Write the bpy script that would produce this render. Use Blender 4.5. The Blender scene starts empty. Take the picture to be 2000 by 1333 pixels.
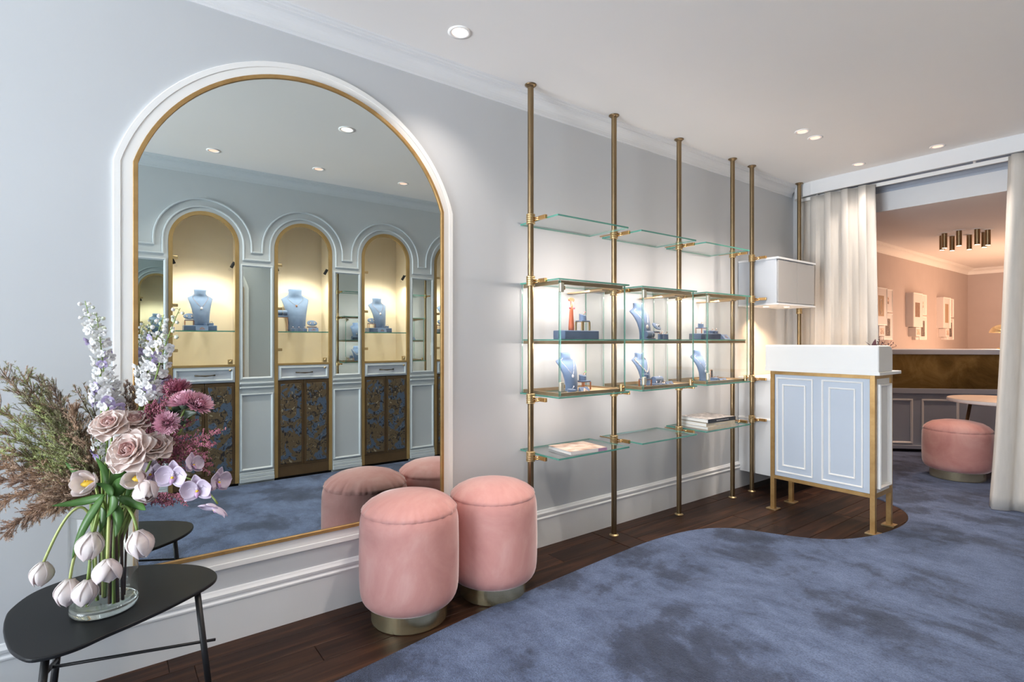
import bpy, math, random
from mathutils import Vector, Matrix
C = bpy.context.scene.collection
SC = bpy.context.scene
PI = math.pi
random.seed(11)

# ---------------------------------------------------------------- camera, world, sun/daylight, exposure
F_PX, TH, CAM_H = 1052.0, math.radians(53.0), 1.2
CAM = Vector((2.406, 0.0, CAM_H))
cam_data = bpy.data.cameras.new('camera')
cam = bpy.data.objects.new('camera', cam_data); C.objects.link(cam)
cam_data.sensor_width = 36.0
cam_data.lens = 36.0 * F_PX / 2000.0
cam_data.shift_y = -(666.5 - 665.0) / 2000.0
cam_data.clip_start = 0.05
cam.location = CAM
cam.rotation_euler = (PI / 2, 0, TH)
SC.camera = cam
SC.view_settings.view_transform = 'Standard'
SC.view_settings.look = 'None'
SC.view_settings.gamma = 1.0
SC.view_settings.use_curve_mapping = False
SC.view_settings.exposure = 1.6
SC.cycles.max_bounces = 12
SC.cycles.diffuse_bounces = 6
SC.cycles.glossy_bounces = 6
SC.cycles.transparent_max_bounces = 32
SC.cycles.transmission_bounces = 8
SC.cycles.caustics_reflective = False
SC.cycles.caustics_refractive = False
SC.cycles.sample_clamp_indirect = 4.0
w = bpy.data.worlds.new('world'); SC.world = w; w.use_nodes = True
w.node_tree.nodes['Background'].inputs[0].default_value = (0.84, 0.92, 1.0, 1)
w.node_tree.nodes['Background'].inputs[1].default_value = 1.2

def lamp(name, kind, loc, power, col, aim=None, size=0.1, size_y=None, spot=60, blend=0.6, parent=None):
    d = bpy.data.lights.new(name, kind)
    d.energy = power; d.color = col
    if kind == 'AREA':
        d.size = size
        if size_y: d.shape = 'RECTANGLE'; d.size_y = size_y
    else:
        d.shadow_soft_size = size
    if kind == 'SPOT':
        d.spot_size = math.radians(spot); d.spot_blend = blend
    o = bpy.data.objects.new(name, d); C.objects.link(o)
    o.location = loc
    if aim is not None:
        o.rotation_euler = (Vector(aim) - Vector(loc)).to_track_quat('-Z', 'Y').to_euler()
    if parent: o.parent = parent
    return o
# daylight falling in through the shop window behind the photographer's left
lamp('daylight', 'AREA', (1.6, -9.0, 1.9), 300, (0.88, 0.94, 1.0), aim=(1.4, 0.5, 1.4), size=5.0, size_y=3.6)
lamp('ceiling_fill', 'AREA', (1.5, -5.6, 0.05), 130, (0.97, 0.98, 1.0), aim=(1.6, 0.6, 2.7), size=2.6, size_y=1.2)  # added fill light, aimed up through the window to brighten the ceiling

# ---------------------------------------------------------------- helpers
def lin(c):
    out = []
    for v in c[:3]:
        v = v / 255.0
        out.append(v / 12.92 if v <= 0.04045 else ((v + 0.055) / 1.055) ** 2.4)
    return (out[0], out[1], out[2], 1.0)

MATS = {}
def mat(name, col, rough=0.5, metal=0.0, var=0.06, vscale=6.0, bump=0.0, bscale=200.0, sheen=0.0, coat=0.0,
        stretch=None, spec=None, sss=0.0, trans=0.0, ior=None, aniso=0.0):
    if name in MATS: return MATS[name]
    m = bpy.data.materials.new(name); m.use_nodes = True
    nt = m.node_tree; b = nt.nodes['Principled BSDF']
    c = lin(col)
    b.inputs['Roughness'].default_value = rough
    b.inputs['Metallic'].default_value = metal
    if sheen:
        b.inputs['Sheen Weight'].default_value = sheen
        b.inputs['Sheen Roughness'].default_value = 0.35
        b.inputs['Sheen Tint'].default_value = (min(1, c[0] * 1.3 + .2), min(1, c[1] * 1.3 + .2), min(1, c[2] * 1.3 + .2), 1)
    if coat: b.inputs['Coat Weight'].default_value = coat
    if spec is not None: b.inputs['Specular IOR Level'].default_value = spec
    if sss:
        b.inputs['Subsurface Weight'].default_value = sss
        b.inputs['Subsurface Radius'].default_value = (0.01, 0.006, 0.005)
        b.inputs['Subsurface Scale'].default_value = 1.0
    if trans: b.inputs['Transmission Weight'].default_value = trans
    if ior: b.inputs['IOR'].default_value = ior
    if aniso: b.inputs['Anisotropic'].default_value = aniso
    tc = nt.nodes.new('ShaderNodeTexCoord')
    src = tc.outputs['Object']
    if stretch:
        mp = nt.nodes.new('ShaderNodeMapping'); mp.inputs['Scale'].default_value = stretch
        nt.links.new(src, mp.inputs['Vector']); src = mp.outputs['Vector']
    n = nt.nodes.new('ShaderNodeTexNoise'); n.inputs['Scale'].default_value = vscale; n.inputs['Detail'].default_value = 5
    nt.links.new(src, n.inputs['Vector'])
    r = nt.nodes.new('ShaderNodeValToRGB')
    lo = tuple(x * (1 - var) for x in c[:3]) + (1,); hi = tuple(min(1, x * (1 + var)) for x in c[:3]) + (1,)
    r.color_ramp.elements[0].position = 0.3; r.color_ramp.elements[0].color = lo
    r.color_ramp.elements[1].position = 0.7; r.color_ramp.elements[1].color = hi
    nt.links.new(n.outputs['Fac'], r.inputs['Fac']); nt.links.new(r.outputs['Color'], b.inputs['Base Color'])
    if bump:
        n2 = nt.nodes.new('ShaderNodeTexNoise'); n2.inputs['Scale'].default_value = bscale; n2.inputs['Detail'].default_value = 3
        nt.links.new(src, n2.inputs['Vector'])
        bp = nt.nodes.new('ShaderNodeBump'); bp.inputs['Strength'].default_value = bump; bp.inputs['Distance'].default_value = 0.004
        nt.links.new(n2.outputs['Fac'], bp.inputs['Height']); nt.links.new(bp.outputs['Normal'], b.inputs['Normal'])
    MATS[name] = m
    return m

def ramp_mat(name, stops, scale, rough=0.6, detail=6, stretch=None, bump=0.0, distort=0.0, metal=0.0, sheen=0.0, bscale=None, aniso=0.0):
    m = bpy.data.materials.new(name); m.use_nodes = True
    nt = m.node_tree; b = nt.nodes['Principled BSDF']
    b.inputs['Roughness'].default_value = rough; b.inputs['Metallic'].default_value = metal
    b.inputs['Anisotropic'].default_value = aniso
    if sheen: b.inputs['Sheen Weight'].default_value = sheen
    tc = nt.nodes.new('ShaderNodeTexCoord'); src = tc.outputs['Object']
    mp = nt.nodes.new('ShaderNodeMapping'); nt.links.new(src, mp.inputs['Vector']); src = mp.outputs['Vector']
    if stretch: mp.inputs['Scale'].default_value = stretch
    n = nt.nodes.new('ShaderNodeTexNoise'); n.inputs['Scale'].default_value = scale; n.inputs['Detail'].default_value = detail
    n.inputs['Distortion'].default_value = distort; n.inputs['Roughness'].default_value = 0.62
    nt.links.new(src, n.inputs['Vector'])
    r = nt.nodes.new('ShaderNodeValToRGB')
    while len(r.color_ramp.elements) < len(stops): r.color_ramp.elements.new(0.5)
    for e, (p, c) in zip(r.color_ramp.elements, stops):
        e.position = p; e.color = lin(c)
    nt.links.new(n.outputs['Fac'], r.inputs['Fac']); nt.links.new(r.outputs['Color'], b.inputs['Base Color'])
    if bump:
        n2 = nt.nodes.new('ShaderNodeTexNoise'); n2.inputs['Scale'].default_value = bscale or scale * 3; n2.inputs['Detail'].default_value = 4
        nt.links.new(src, n2.inputs['Vector'])
        bp = nt.nodes.new('ShaderNodeBump'); bp.inputs['Strength'].default_value = bump; bp.inputs['Distance'].default_value = 0.01
        nt.links.new(n2.outputs['Fac'], bp.inputs['Height']); nt.links.new(bp.outputs['Normal'], b.inputs['Normal'])
    MATS[name] = m
    return m

def pane_mat(name, tint, r0=0.035, gain=0.6):
    """thin clear sheet: what it does not reflect it lets straight through"""
    m = bpy.data.materials.new(name); m.use_nodes = True
    nt = m.node_tree; nt.nodes.clear()
    out = nt.nodes.new('ShaderNodeOutputMaterial'); mix = nt.nodes.new('ShaderNodeMixShader')
    t = nt.nodes.new('ShaderNodeBsdfTransparent'); g = nt.nodes.new('ShaderNodeBsdfGlossy'); f = nt.nodes.new('ShaderNodeLayerWeight')
    f.inputs['Blend'].default_value = 0.5
    pw = nt.nodes.new('ShaderNodeMath'); pw.operation = 'POWER'; pw.inputs[1].default_value = 5.0
    ma = nt.nodes.new('ShaderNodeMath'); ma.operation = 'MULTIPLY_ADD'; ma.inputs[1].default_value = gain; ma.inputs[2].default_value = r0
    t.inputs['Color'].default_value = tint; g.inputs['Roughness'].default_value = 0.0
    nt.links.new(f.outputs['Facing'], pw.inputs[0]); nt.links.new(pw.outputs[0], ma.inputs[0]); nt.links.new(ma.outputs[0], mix.inputs['Fac'])
    nt.links.new(t.outputs[0], mix.inputs[1]); nt.links.new(g.outputs[0], mix.inputs[2])
    nt.links.new(mix.outputs[0], out.inputs['Surface'])
    MATS[name] = m
    return m

def emit_mat(name, col, strength):
    m = bpy.data.materials.new(name); m.use_nodes = True
    b = m.node_tree.nodes['Principled BSDF']
    b.inputs['Base Color'].default_value = col; b.inputs['Emission Color'].default_value = col
    b.inputs['Emission Strength'].default_value = strength
    MATS[name] = m
    return m

class MB:
    def __init__(s): s.v = []; s.f = []; s.m = []; s.cur = 0
    def add(s, vs, fs):
        o = len(s.v); s.v += [tuple(p) for p in vs]; s.f += [tuple(i + o for i in q) for q in fs]; s.m += [s.cur] * len(fs)
    def box(s, x0, y0, z0, x1, y1, z1):
        s.add([(x0, y0, z0), (x1, y0, z0), (x1, y1, z0), (x0, y1, z0), (x0, y0, z1), (x1, y0, z1), (x1, y1, z1), (x0, y1, z1)],
              [(0, 3, 2, 1), (4, 5, 6, 7), (0, 1, 5, 4), (1, 2, 6, 5), (2, 3, 7, 6), (3, 0, 4, 7)])
        return s
    def tube(s, pts, r, n=10, caps=True):
        pts = [Vector(p) for p in pts]
        rs = r if isinstance(r, (list, tuple)) else [r] * len(pts)
        rings = []; up = None
        for i, p in enumerate(pts):
            d = (pts[min(i + 1, len(pts) - 1)] - pts[max(i - 1, 0)])
            d = d.normalized() if d.length > 1e-9 else Vector((0, 0, 1))
            if up is None:
                a = d.orthogonal().normalized()
            else:
                a = (up - d * up.dot(d))
                a = a.normalized() if a.length > 1e-6 else d.orthogonal().normalized()
            up = a; b = d.cross(a)
            rings.append([p + (a * math.cos(2 * PI * k / n) + b * math.sin(2 * PI * k / n)) * rs[i] for k in range(n)])
        vs = [q for rg in rings for q in rg]; fs = []
        for i in range(len(pts) - 1):
            for k in range(n):
                fs.append((i * n + k, i * n + (k + 1) % n, (i + 1) * n + (k + 1) % n, (i + 1) * n + k))
        if caps:
            fs.append(tuple(range(n - 1, -1, -1))); fs.append(tuple((len(pts) - 1) * n + k for k in range(n)))
        s.add(vs, fs); return s
    def lathe(s, prof, n=32, c=(0, 0, 0), sx=1.0, sy=1.0):
        vs = []; fs = []; m = len(prof)
        for k in range(n):
            a = 2 * PI * k / n
            for (r, z) in prof: vs.append((c[0] + r * math.cos(a) * sx, c[1] + r * math.sin(a) * sy, c[2] + z))
        for k in range(n):
            k2 = (k + 1) % n
            for i in range(m - 1):
                fs.append((k * m + i, k2 * m + i, k2 * m + i + 1, k * m + i + 1))
        s.add(vs, fs); return s
    def cyl(s, x, y, z0, z1, r, n=20): return s.lathe([(0.0001, z0), (r, z0), (r, z1), (0.0001, z1)], n, (x, y, 0))
    def ball(s, c, r, n=10, sz=1.0):
        pr = [(max(1e-4, r * math.sin(PI * i / n)), -r * sz * math.cos(PI * i / n)) for i in range(n + 1)]
        return s.lathe(pr, n + 4, c)
    def grid(s, fn, nu, nv):
        vs = [fn(i / nu, j / nv) for j in range(nv + 1) for i in range(nu + 1)]
        fs = [(j * (nu + 1) + i, j * (nu + 1) + i + 1, (j + 1) * (nu + 1) + i + 1, (j + 1) * (nu + 1) + i) for j in range(nv) for i in range(nu)]
        s.add(vs, fs); return s
    def prism(s, poly, z0, z1):
        n = len(poly)
        s.add([(p[0], p[1], z0) for p in poly] + [(p[0], p[1], z1) for p in poly],
              [tuple(range(n - 1, -1, -1)), tuple(range(n, 2 * n))] + [(i, (i + 1) % n, n + (i + 1) % n, n + i) for i in range(n)])
        return s
    def sweep(s, path, prof, to3, closed=False):
        """path of (a,b), profile of (offset, height) swept with mitred corners; to3 maps (a,b,h) to xyz"""
        n = len(path); P = [Vector(p) for p in path]; vs = []
        for i in range(n):
            if closed: d0 = (P[i] - P[i - 1]).normalized(); d1 = (P[(i + 1) % n] - P[i]).normalized()
            else:
                d0 = (P[i] - P[i - 1]).normalized() if i else None; d1 = (P[i + 1] - P[i]).normalized() if i < n - 1 else None
                d0 = d0 or d1; d1 = d1 or d0
            n0 = Vector((-d0.y, d0.x)); n1 = Vector((-d1.y, d1.x)); mm = (n0 + n1).normalized()
            k = 1.0 / max(0.35, mm.dot(n0))
            for (o, h) in prof:
                q = P[i] + mm * o * k; vs.append(to3(q.x, q.y, h))
        m = len(prof); fs = []
        for i in range(n if closed else n - 1):
            j = (i + 1) % n
            for k in range(m - 1): fs.append((i * m + k, i * m + k + 1, j * m + k + 1, j * m + k))
        if not closed and m > 2:
            fs.append(tuple(range(m - 1, -1, -1))); fs.append(tuple((n - 1) * m + k for k in range(m)))
        s.add(vs, fs); return s
    def build(s, name, mt, parent=None, smooth=False, bevel=0.0, seg=2, solid=0.0, kind=None, sub=0):
        me = bpy.data.meshes.new(name); me.from_pydata(s.v, [], s.f)
        ms = mt if isinstance(mt, (list, tuple)) else [mt]
        for m_ in ms: me.materials.append(MATS[m_] if isinstance(m_, str) else m_)
        if len(ms) > 1: me.polygons.foreach_set('material_index', s.m)
        if smooth: me.polygons.foreach_set('use_smooth', [True] * len(me.polygons))
        me.update()
        o = bpy.data.objects.new(name, me); C.objects.link(o)
        if parent is not None: o.parent = parent
        if bevel:
            b = o.modifiers.new('bevel', 'BEVEL'); b.width = bevel; b.segments = seg; b.limit_method = 'ANGLE'
        if solid:
            b = o.modifiers.new('thick', 'SOLIDIFY'); b.thickness = solid; b.offset = 0
        if sub:
            b = o.modifiers.new('sub', 'SUBSURF'); b.levels = sub; b.render_levels = sub
        if kind: o['kind'] = kind
        return o

def thing(name, label, cat, loc=(0, 0, 0), rz=0.0, group=None):
    o = bpy.data.objects.new(name, None); C.objects.link(o)
    o.location = loc; o.rotation_euler = (0, 0, rz); o.empty_display_size = 0.05
    o['label'] = label; o['category'] = cat
    if group: o['group'] = group
    return o
def tag(o, label, cat, group=None):
    o['label'] = label; o['category'] = cat
    if group: o['group'] = group
    return o
def struct(o): o['kind'] = 'structure'; return o
def origin(o, loc):
    """shift a top-level mesh's origin to loc without moving it"""
    v = Vector(loc); o.data.transform(Matrix.Translation(-v)); o.location = v; return o
def dup(root, loc, rz=None, label=None, group=None, scale=None):
    r = root.copy(); C.objects.link(r); r.location = loc
    if rz is not None: r.rotation_euler = (0, 0, rz)
    if label: r['label'] = label
    if group: r['group'] = group
    if scale: r.scale = (scale,) * 3
    for ch in list(root.children):
        c = ch.copy(); C.objects.link(c); c.parent = r
        for g in list(ch.children):
            d = g.copy(); C.objects.link(d); d.parent = c
    return r
VD = Vector((-math.sin(TH), math.cos(TH), 0)); RD = Vector((math.cos(TH), math.sin(TH), 0))
def at(x, y, dep):
    """the point at distance dep in front of the lens that lies on photograph pixel x, y"""
    return CAM + VD * dep + RD * ((x - 1000.0) / F_PX * dep) + Vector((0, 0, -(y - 665.0) / F_PX * dep))
def on_y(x, y, Y):
    a = (x - 1000.0) / F_PX; d = VD + RD * a; t = Y / d.y
    return Vector((CAM.x + t * d.x, Y, CAM.z - (y - 665.0) / F_PX * t))
def on_x(x, y, X):
    a = (x - 1000.0) / F_PX; d = VD + RD * a; t = (X - CAM.x) / d.x
    return Vector((X, t * d.y, CAM.z - (y - 665.0) / F_PX * t))
def arch_path(c, half, z0, zs, R=None, n=24):
    """up the left side, over an arch, down the right side; R = arc radius (None: semicircle)"""
    if R is None: R = half
    zc = zs - math.sqrt(max(0, R * R - half * half))
    a0 = math.atan2(zs - zc, half)
    pts = [(c - half, z0)]
    for i in range(n + 1):
        a = PI - a0 - (PI - 2 * a0) * i / n
        pts.append((c + R * math.cos(a), zc + R * math.sin(a)))
    pts.append((c + half, z0))
    return pts

# ---------------------------------------------------------------- materials
mat('wall_paint', (202, 205, 208), 0.55, var=0.015, vscale=2.0, bump=0.03, bscale=60)
mat('trim_paint', (226, 228, 230), 0.45, var=0.01)
mat('white_paint', (248, 247, 244), 0.45, var=0.01)
mat('ceiling_paint', (238, 236, 234), 0.7, var=0.01, vscale=1.5)
mat('pale_blue_paint', (196, 206, 219), 0.38, var=0.015)
mat('facade_paint', (192, 198, 200), 0.5, var=0.015)
mat('facade_trim', (200, 207, 210), 0.45, var=0.01)
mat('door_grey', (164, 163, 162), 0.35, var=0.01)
mat('cabinet_paint', (190, 196, 204), 0.4, var=0.015)
mat('back_wall_paint', (196, 184, 180), 0.6, var=0.02)
mat('grey_blue_paint', (160, 170, 186), 0.45, var=0.02)
ramp_mat('brushed_gold', [(0.3, (168, 130, 78)), (0.7, (192, 156, 102))], 5, rough=0.42, metal=0.55, stretch=(3, 3, 3))
ramp_mat('niche_gold', [(0.3, (150, 122, 74)), (0.7, (178, 148, 96))], 4, rough=0.5, metal=0.3)
ramp_mat('aged_brass', [(0.3, (122, 102, 76)), (0.7, (158, 136, 104))], 3, rough=0.32, metal=0.95, stretch=(1, 1, 0.6))
ramp_mat('satin_brass', [(0.3, (180, 156, 112)), (0.7, (202, 178, 136))], 6, rough=0.34, metal=0.85)
ramp_mat('pouf_brass', [(0.3, (214, 200, 160)), (0.7, (232, 220, 182))], 8, rough=0.24, metal=0.9, stretch=(1, 1, 30), aniso=0.6)
ramp_mat('polished_brass', [(0.3, (206, 160, 100)), (0.7, (226, 182, 122))], 6, rough=0.2, metal=1.0)
mat('hinge_nickel', (214, 210, 190), 0.3, 0.6, var=0.05)
ramp_mat('rail_brass', [(0.3, (146, 124, 94)), (0.7, (170, 148, 116))], 5, rough=0.5, metal=0.5)
mat('copper', (196, 128, 92), 0.35, 0.8, var=0.05)
mat('dark_bronze', (86, 76, 62), 0.4, 0.7, var=0.1)
mat('black_metal', (28, 28, 30), 0.45, 0.2, var=0.1)
mat('black_tabletop', (34, 35, 37), 0.4, var=0.06, vscale=3, spec=0.2)
mat('silver', (222, 220, 222), 0.2, 1.0, var=0.03)
mat('rose_gold', (226, 176, 150), 0.22, 1.0, var=0.03)
mat('pearl', (216, 206, 198), 0.22, 0.1, var=0.15, coat=0.5)
mat('gem_white', (246, 240, 244), 0.08, 0.0, var=0.05, coat=1.0)
mat('gem_red', (190, 60, 90), 0.1, 0.0, var=0.05, coat=1.0)
mat('gem_green', (120, 190, 130), 0.1, 0.0, var=0.05, coat=1.0)
ramp_mat('velvet_blue', [(0.3, (84, 108, 142)), (0.7, (102, 126, 160))], 14, rough=0.85, sheen=0.4, bump=0.1, bscale=500)
mat('cream_lining', (236, 226, 206), 0.8, var=0.02)
mat('light_wood', (206, 176, 136), 0.5, var=0.08, vscale=5, stretch=(8, 1, 1))
mat('table_veneer', (200, 184, 172), 0.4, var=0.05, vscale=5, stretch=(8, 1, 1))
mat('orange_wood', (186, 98, 66), 0.45, var=0.1, vscale=8, stretch=(1, 1, 0.2))
ramp_mat('cabinet_bronze', [(0.3, (86, 66, 42)), (0.7, (100, 78, 50))], 5, rough=0.5, metal=0.2)
ramp_mat('leaf_metal', [(0.25, (104, 90, 54)), (0.5, (146, 126, 78)), (0.75, (192, 172, 114))], 3.0, rough=0.46, metal=0.9, bump=0.15, bscale=30, distort=1.2)
mat('curtain_linen', (212, 206, 198), 0.9, var=0.05, vscale=40, bump=0.25, bscale=500, stretch=(1, 1, 0.12), sheen=0.15)
mat('print_white', (226, 220, 218), 0.6, var=0.01)
mat('paper', (236, 236, 232), 0.7, var=0.03, vscale=300, stretch=(0.05, 0.05, 1))
emit_mat('lamp_glow', (1.0, 0.78, 0.68, 1), 1.2)
emit_mat('lamp_dim', (1.0, 0.55, 0.42, 1), 0.45)
emit_mat('lamp_warm_glow', (1.0, 0.62, 0.36, 1), 6.0)
pane_mat('clear_pane', (0.99, 0.995, 0.99, 1))
pane_mat('shelf_pane', (0.965, 0.982, 0.975, 1), 0.06)
pane_mat('vase_glass', (0.985, 0.992, 0.988, 1), 0.02, 0.7)
pane_mat('window_glass', (0.98, 0.99, 1.0, 1))
mat('glass_edge', (92, 168, 150), 0.12, var=0.08, vscale=30, trans=0.35, ior=1.45)
mat('glass_base', (236, 244, 240), 0.03, var=0.0, trans=0.9, ior=1.5)
m = mat('mirror_silver', (220, 227, 224), 0.0, 1.0, var=0.0)

# pink velvet: pile brushed in patches
m = ramp_mat('pink_velvet', [(0.25, (192, 132, 127)), (0.5, (209, 154, 148)), (0.75, (224, 180, 174))], 3.6, rough=0.85, distort=0.7, bump=0.05, bscale=700)
b = m.node_tree.nodes['Principled BSDF']
b.inputs['Sheen Weight'].default_value = 1.0; b.inputs['Sheen Roughness'].default_value = 0.32; b.inputs['Sheen Tint'].default_value = (1, 0.9, 0.88, 1)

# hand tufted carpet: cloudy blue with darker brushed patches and arced pile lines
m = bpy.data.materials.new('carpet_blue'); MATS['carpet_blue'] = m; m.use_nodes = True
nt = m.node_tree; b = nt.nodes['Principled BSDF']; b.inputs['Roughness'].default_value = 0.95
b.inputs['Sheen Weight'].default_value = 0.3; b.inputs['Sheen Tint'].default_value = (0.7, 0.8, 1, 1)
b.inputs['Specular IOR Level'].default_value = 0.15
tc = nt.nodes.new('ShaderNodeTexCoord')
n1 = nt.nodes.new('ShaderNodeTexNoise'); n1.inputs['Scale'].default_value = 2.1; n1.inputs['Detail'].default_value = 10; n1.inputs['Roughness'].default_value = 0.7; n1.inputs['Distortion'].default_value = 0.25
r1 = nt.nodes.new('ShaderNodeValToRGB')
for e, (p, c) in zip([r1.color_ramp.elements[0], r1.color_ramp.elements[1], r1.color_ramp.elements.new(0.5), r1.color_ramp.elements.new(0.44)],
                     [(0.36, (72, 82, 108)), (0.66, (136, 152, 186)), (0.52, (118, 132, 166)), (0.44, (94, 106, 138))]):
    pass
cr = r1.color_ramp
while len(cr.elements) > 1: cr.elements.remove(cr.elements[-1])
cr.elements[0].position = 0.34; cr.elements[0].color = lin((40, 46, 62))
for p, c in [(0.44, (54, 62, 82)), (0.495, (76, 88, 114)), (0.60, (90, 104, 132))]:
    e = cr.elements.new(p); e.color = lin(c)
wv = nt.nodes.new('ShaderNodeTexWave'); wv.wave_type = 'RINGS'; wv.inputs['Scale'].default_value = 46; wv.inputs['Distortion'].default_value = 14; wv.inputs['Detail'].default_value = 4
mp = nt.nodes.new('ShaderNodeMapping'); mp.inputs['Location'].default_value = (-1.2, -4.1, 0)
n3 = nt.nodes.new('ShaderNodeTexNoise'); n3.inputs['Scale'].default_value = 150; n3.inputs['Detail'].default_value = 3
mx = nt.nodes.new('ShaderNodeMix'); mx.data_type = 'RGBA'; mx.blend_type = 'MULTIPLY'; mx.inputs[0].default_value = 0.8
r3 = nt.nodes.new('ShaderNodeValToRGB'); r3.color_ramp.elements[0].position = 0.32; r3.color_ramp.elements[0].color = (0.55, 0.55, 0.6, 1); r3.color_ramp.elements[1].position = 0.6; r3.color_ramp.elements[1].color = (1.25, 1.25, 1.25, 1)
nt.links.new(tc.outputs['Object'], n1.inputs['Vector']); nt.links.new(n1.outputs['Fac'], r1.inputs['Fac'])
nt.links.new(tc.outputs['Object'], mp.inputs['Vector']); nt.links.new(mp.outputs['Vector'], wv.inputs['Vector'])
nt.links.new(tc.outputs['Object'], n3.inputs['Vector']); nt.links.new(n3.outputs['Fac'], r3.inputs['Fac'])
n4 = nt.nodes.new('ShaderNodeTexNoise'); n4.inputs['Scale'].default_value = 6.5; n4.inputs['Detail'].default_value = 8; n4.inputs['Roughness'].default_value = 0.75; n4.inputs['Distortion'].default_value = 0.6
r4 = nt.nodes.new('ShaderNodeValToRGB'); r4.color_ramp.elements[0].position = 0.36; r4.color_ramp.elements[0].color = (0.66, 0.68, 0.74, 1); r4.color_ramp.elements[1].position = 0.58; r4.color_ramp.elements[1].color = (1.12, 1.12, 1.12, 1)
mp4 = nt.nodes.new('ShaderNodeMapping'); mp4.inputs['Rotation'].default_value = (0, 0, 0.5); mp4.inputs['Scale'].default_value = (0.7, 1.6, 1)
nt.links.new(tc.outputs['Object'], mp4.inputs['Vector']); nt.links.new(mp4.outputs['Vector'], n4.inputs['Vector']); nt.links.new(n4.outputs['Fac'], r4.inputs['Fac'])
mx4 = nt.nodes.new('ShaderNodeMix'); mx4.data_type = 'RGBA'; mx4.blend_type = 'MULTIPLY'; mx4.inputs[0].default_value = 0.9
nt.links.new(r1.outputs['Color'], mx4.inputs[6]); nt.links.new(r4.outputs['Color'], mx4.inputs[7])
nt.links.new(mx4.outputs[2], mx.inputs[6]); nt.links.new(r3.outputs['Color'], mx.inputs[7]); nt.links.new(mx.outputs[2], b.inputs['Base Color'])
ad = nt.nodes.new('ShaderNodeMath'); ad.operation = 'ADD'
nt.links.new(wv.outputs['Fac'], ad.inputs[0]); nt.links.new(n3.outputs['Fac'], ad.inputs[1])
bp = nt.nodes.new('ShaderNodeBump'); bp.inputs['Strength'].default_value = 0.4; bp.inputs['Distance'].default_value = 0.004
nt.links.new(ad.outputs[0], bp.inputs['Height']); nt.links.new(bp.outputs['Normal'], b.inputs['Normal'])

# dark floor boards, each with its own tone
m = bpy.data.materials.new('dark_wood'); MATS['dark_wood'] = m; m.use_nodes = True
nt = m.node_tree; b = nt.nodes['Principled BSDF']; b.inputs['Roughness'].default_value = 0.45; b.inputs['Specular IOR Level'].default_value = 0.22
tc = nt.nodes.new('ShaderNodeTexCoord'); mp = nt.nodes.new('ShaderNodeMapping'); mp.inputs['Scale'].default_value = (26, 1.6, 10)
oi = nt.nodes.new('ShaderNodeObjectInfo'); av = nt.nodes.new('ShaderNodeVectorMath'); av.operation = 'ADD'
sc_ = nt.nodes.new('ShaderNodeVectorMath'); sc_.operation = 'SCALE'; sc_.inputs['Scale'].default_value = 37.0
cx = nt.nodes.new('ShaderNodeCombineXYZ'); nt.links.new(oi.outputs['Random'], cx.inputs[0]); nt.links.new(oi.outputs['Random'], cx.inputs[1])
nt.links.new(cx.outputs[0], sc_.inputs[0])
nt.links.new(tc.outputs['Object'], av.inputs[0]); nt.links.new(sc_.outputs[0], av.inputs[1]); nt.links.new(av.outputs[0], mp.inputs['Vector'])
n1 = nt.nodes.new('ShaderNodeTexNoise'); n1.inputs['Scale'].default_value = 1.0; n1.inputs['Detail'].default_value = 8; n1.inputs['Roughness'].default_value = 0.65; n1.inputs['Distortion'].default_value = 0.8
r1 = nt.nodes.new('ShaderNodeValToRGB'); cr = r1.color_ramp
cr.elements[0].position = 0.25; cr.elements[0].color = lin((24, 14, 10)); cr.elements[1].position = 0.75; cr.elements[1].color = lin((84, 54, 36))
e = cr.elements.new(0.48); e.color = lin((46, 28, 20))
hv = nt.nodes.new('ShaderNodeHueSaturation')
mr = nt.nodes.new('ShaderNodeMapRange'); mr.inputs['To Min'].default_value = 0.7; mr.inputs['To Max'].default_value = 1.35
nt.links.new(oi.outputs['Random'], mr.inputs['Value']); nt.links.new(mr.outputs['Result'], hv.inputs['Value'])
nt.links.new(mp.outputs['Vector'], n1.inputs['Vector']); nt.links.new(n1.outputs['Fac'], r1.inputs['Fac']); nt.links.new(r1.outputs['Color'], hv.inputs['Color']); nt.links.new(hv.outputs['Color'], b.inputs['Base Color'])
bp = nt.nodes.new('ShaderNodeBump'); bp.inputs['Strength'].default_value = 0.25; bp.inputs['Distance'].default_value = 0.002
nt.links.new(n1.outputs['Fac'], bp.inputs['Height']); nt.links.new(bp.outputs['Normal'], b.inputs['Normal'])

# woven floral cloth on the cupboard doors
m = bpy.data.materials.new('floral_cloth'); MATS['floral_cloth'] = m; m.use_nodes = True
nt = m.node_tree; b = nt.nodes['Principled BSDF']; b.inputs['Roughness'].default_value = 0.6
tc = nt.nodes.new('ShaderNodeTexCoord')
na = nt.nodes.new('ShaderNodeTexNoise'); na.inputs['Scale'].default_value = 9; na.inputs['Detail'].default_value = 5; na.inputs['Distortion'].default_value = 1.0
ra = nt.nodes.new('ShaderNodeValToRGB'); ra.color_ramp.interpolation = 'CONSTANT'
ra.color_ramp.elements[0].position = 0.0; ra.color_ramp.elements[0].color = lin((94, 78, 54)); ra.color_ramp.elements[1].position = 0.53; ra.color_ramp.elements[1].color = lin((72, 88, 108))
nb = nt.nodes.new('ShaderNodeTexNoise'); nb.inputs['Scale'].default_value = 22; nb.inputs['Detail'].default_value = 3; nb.inputs['Distortion'].default_value = 2.0
rb = nt.nodes.new('ShaderNodeValToRGB'); rb.color_ramp.interpolation = 'CONSTANT'
rb.color_ramp.elements[0].position = 0.0; rb.color_ramp.elements[0].color = (0, 0, 0, 1); rb.color_ramp.elements[1].position = 0.58; rb.color_ramp.elements[1].color = (1, 1, 1, 1)
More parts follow.
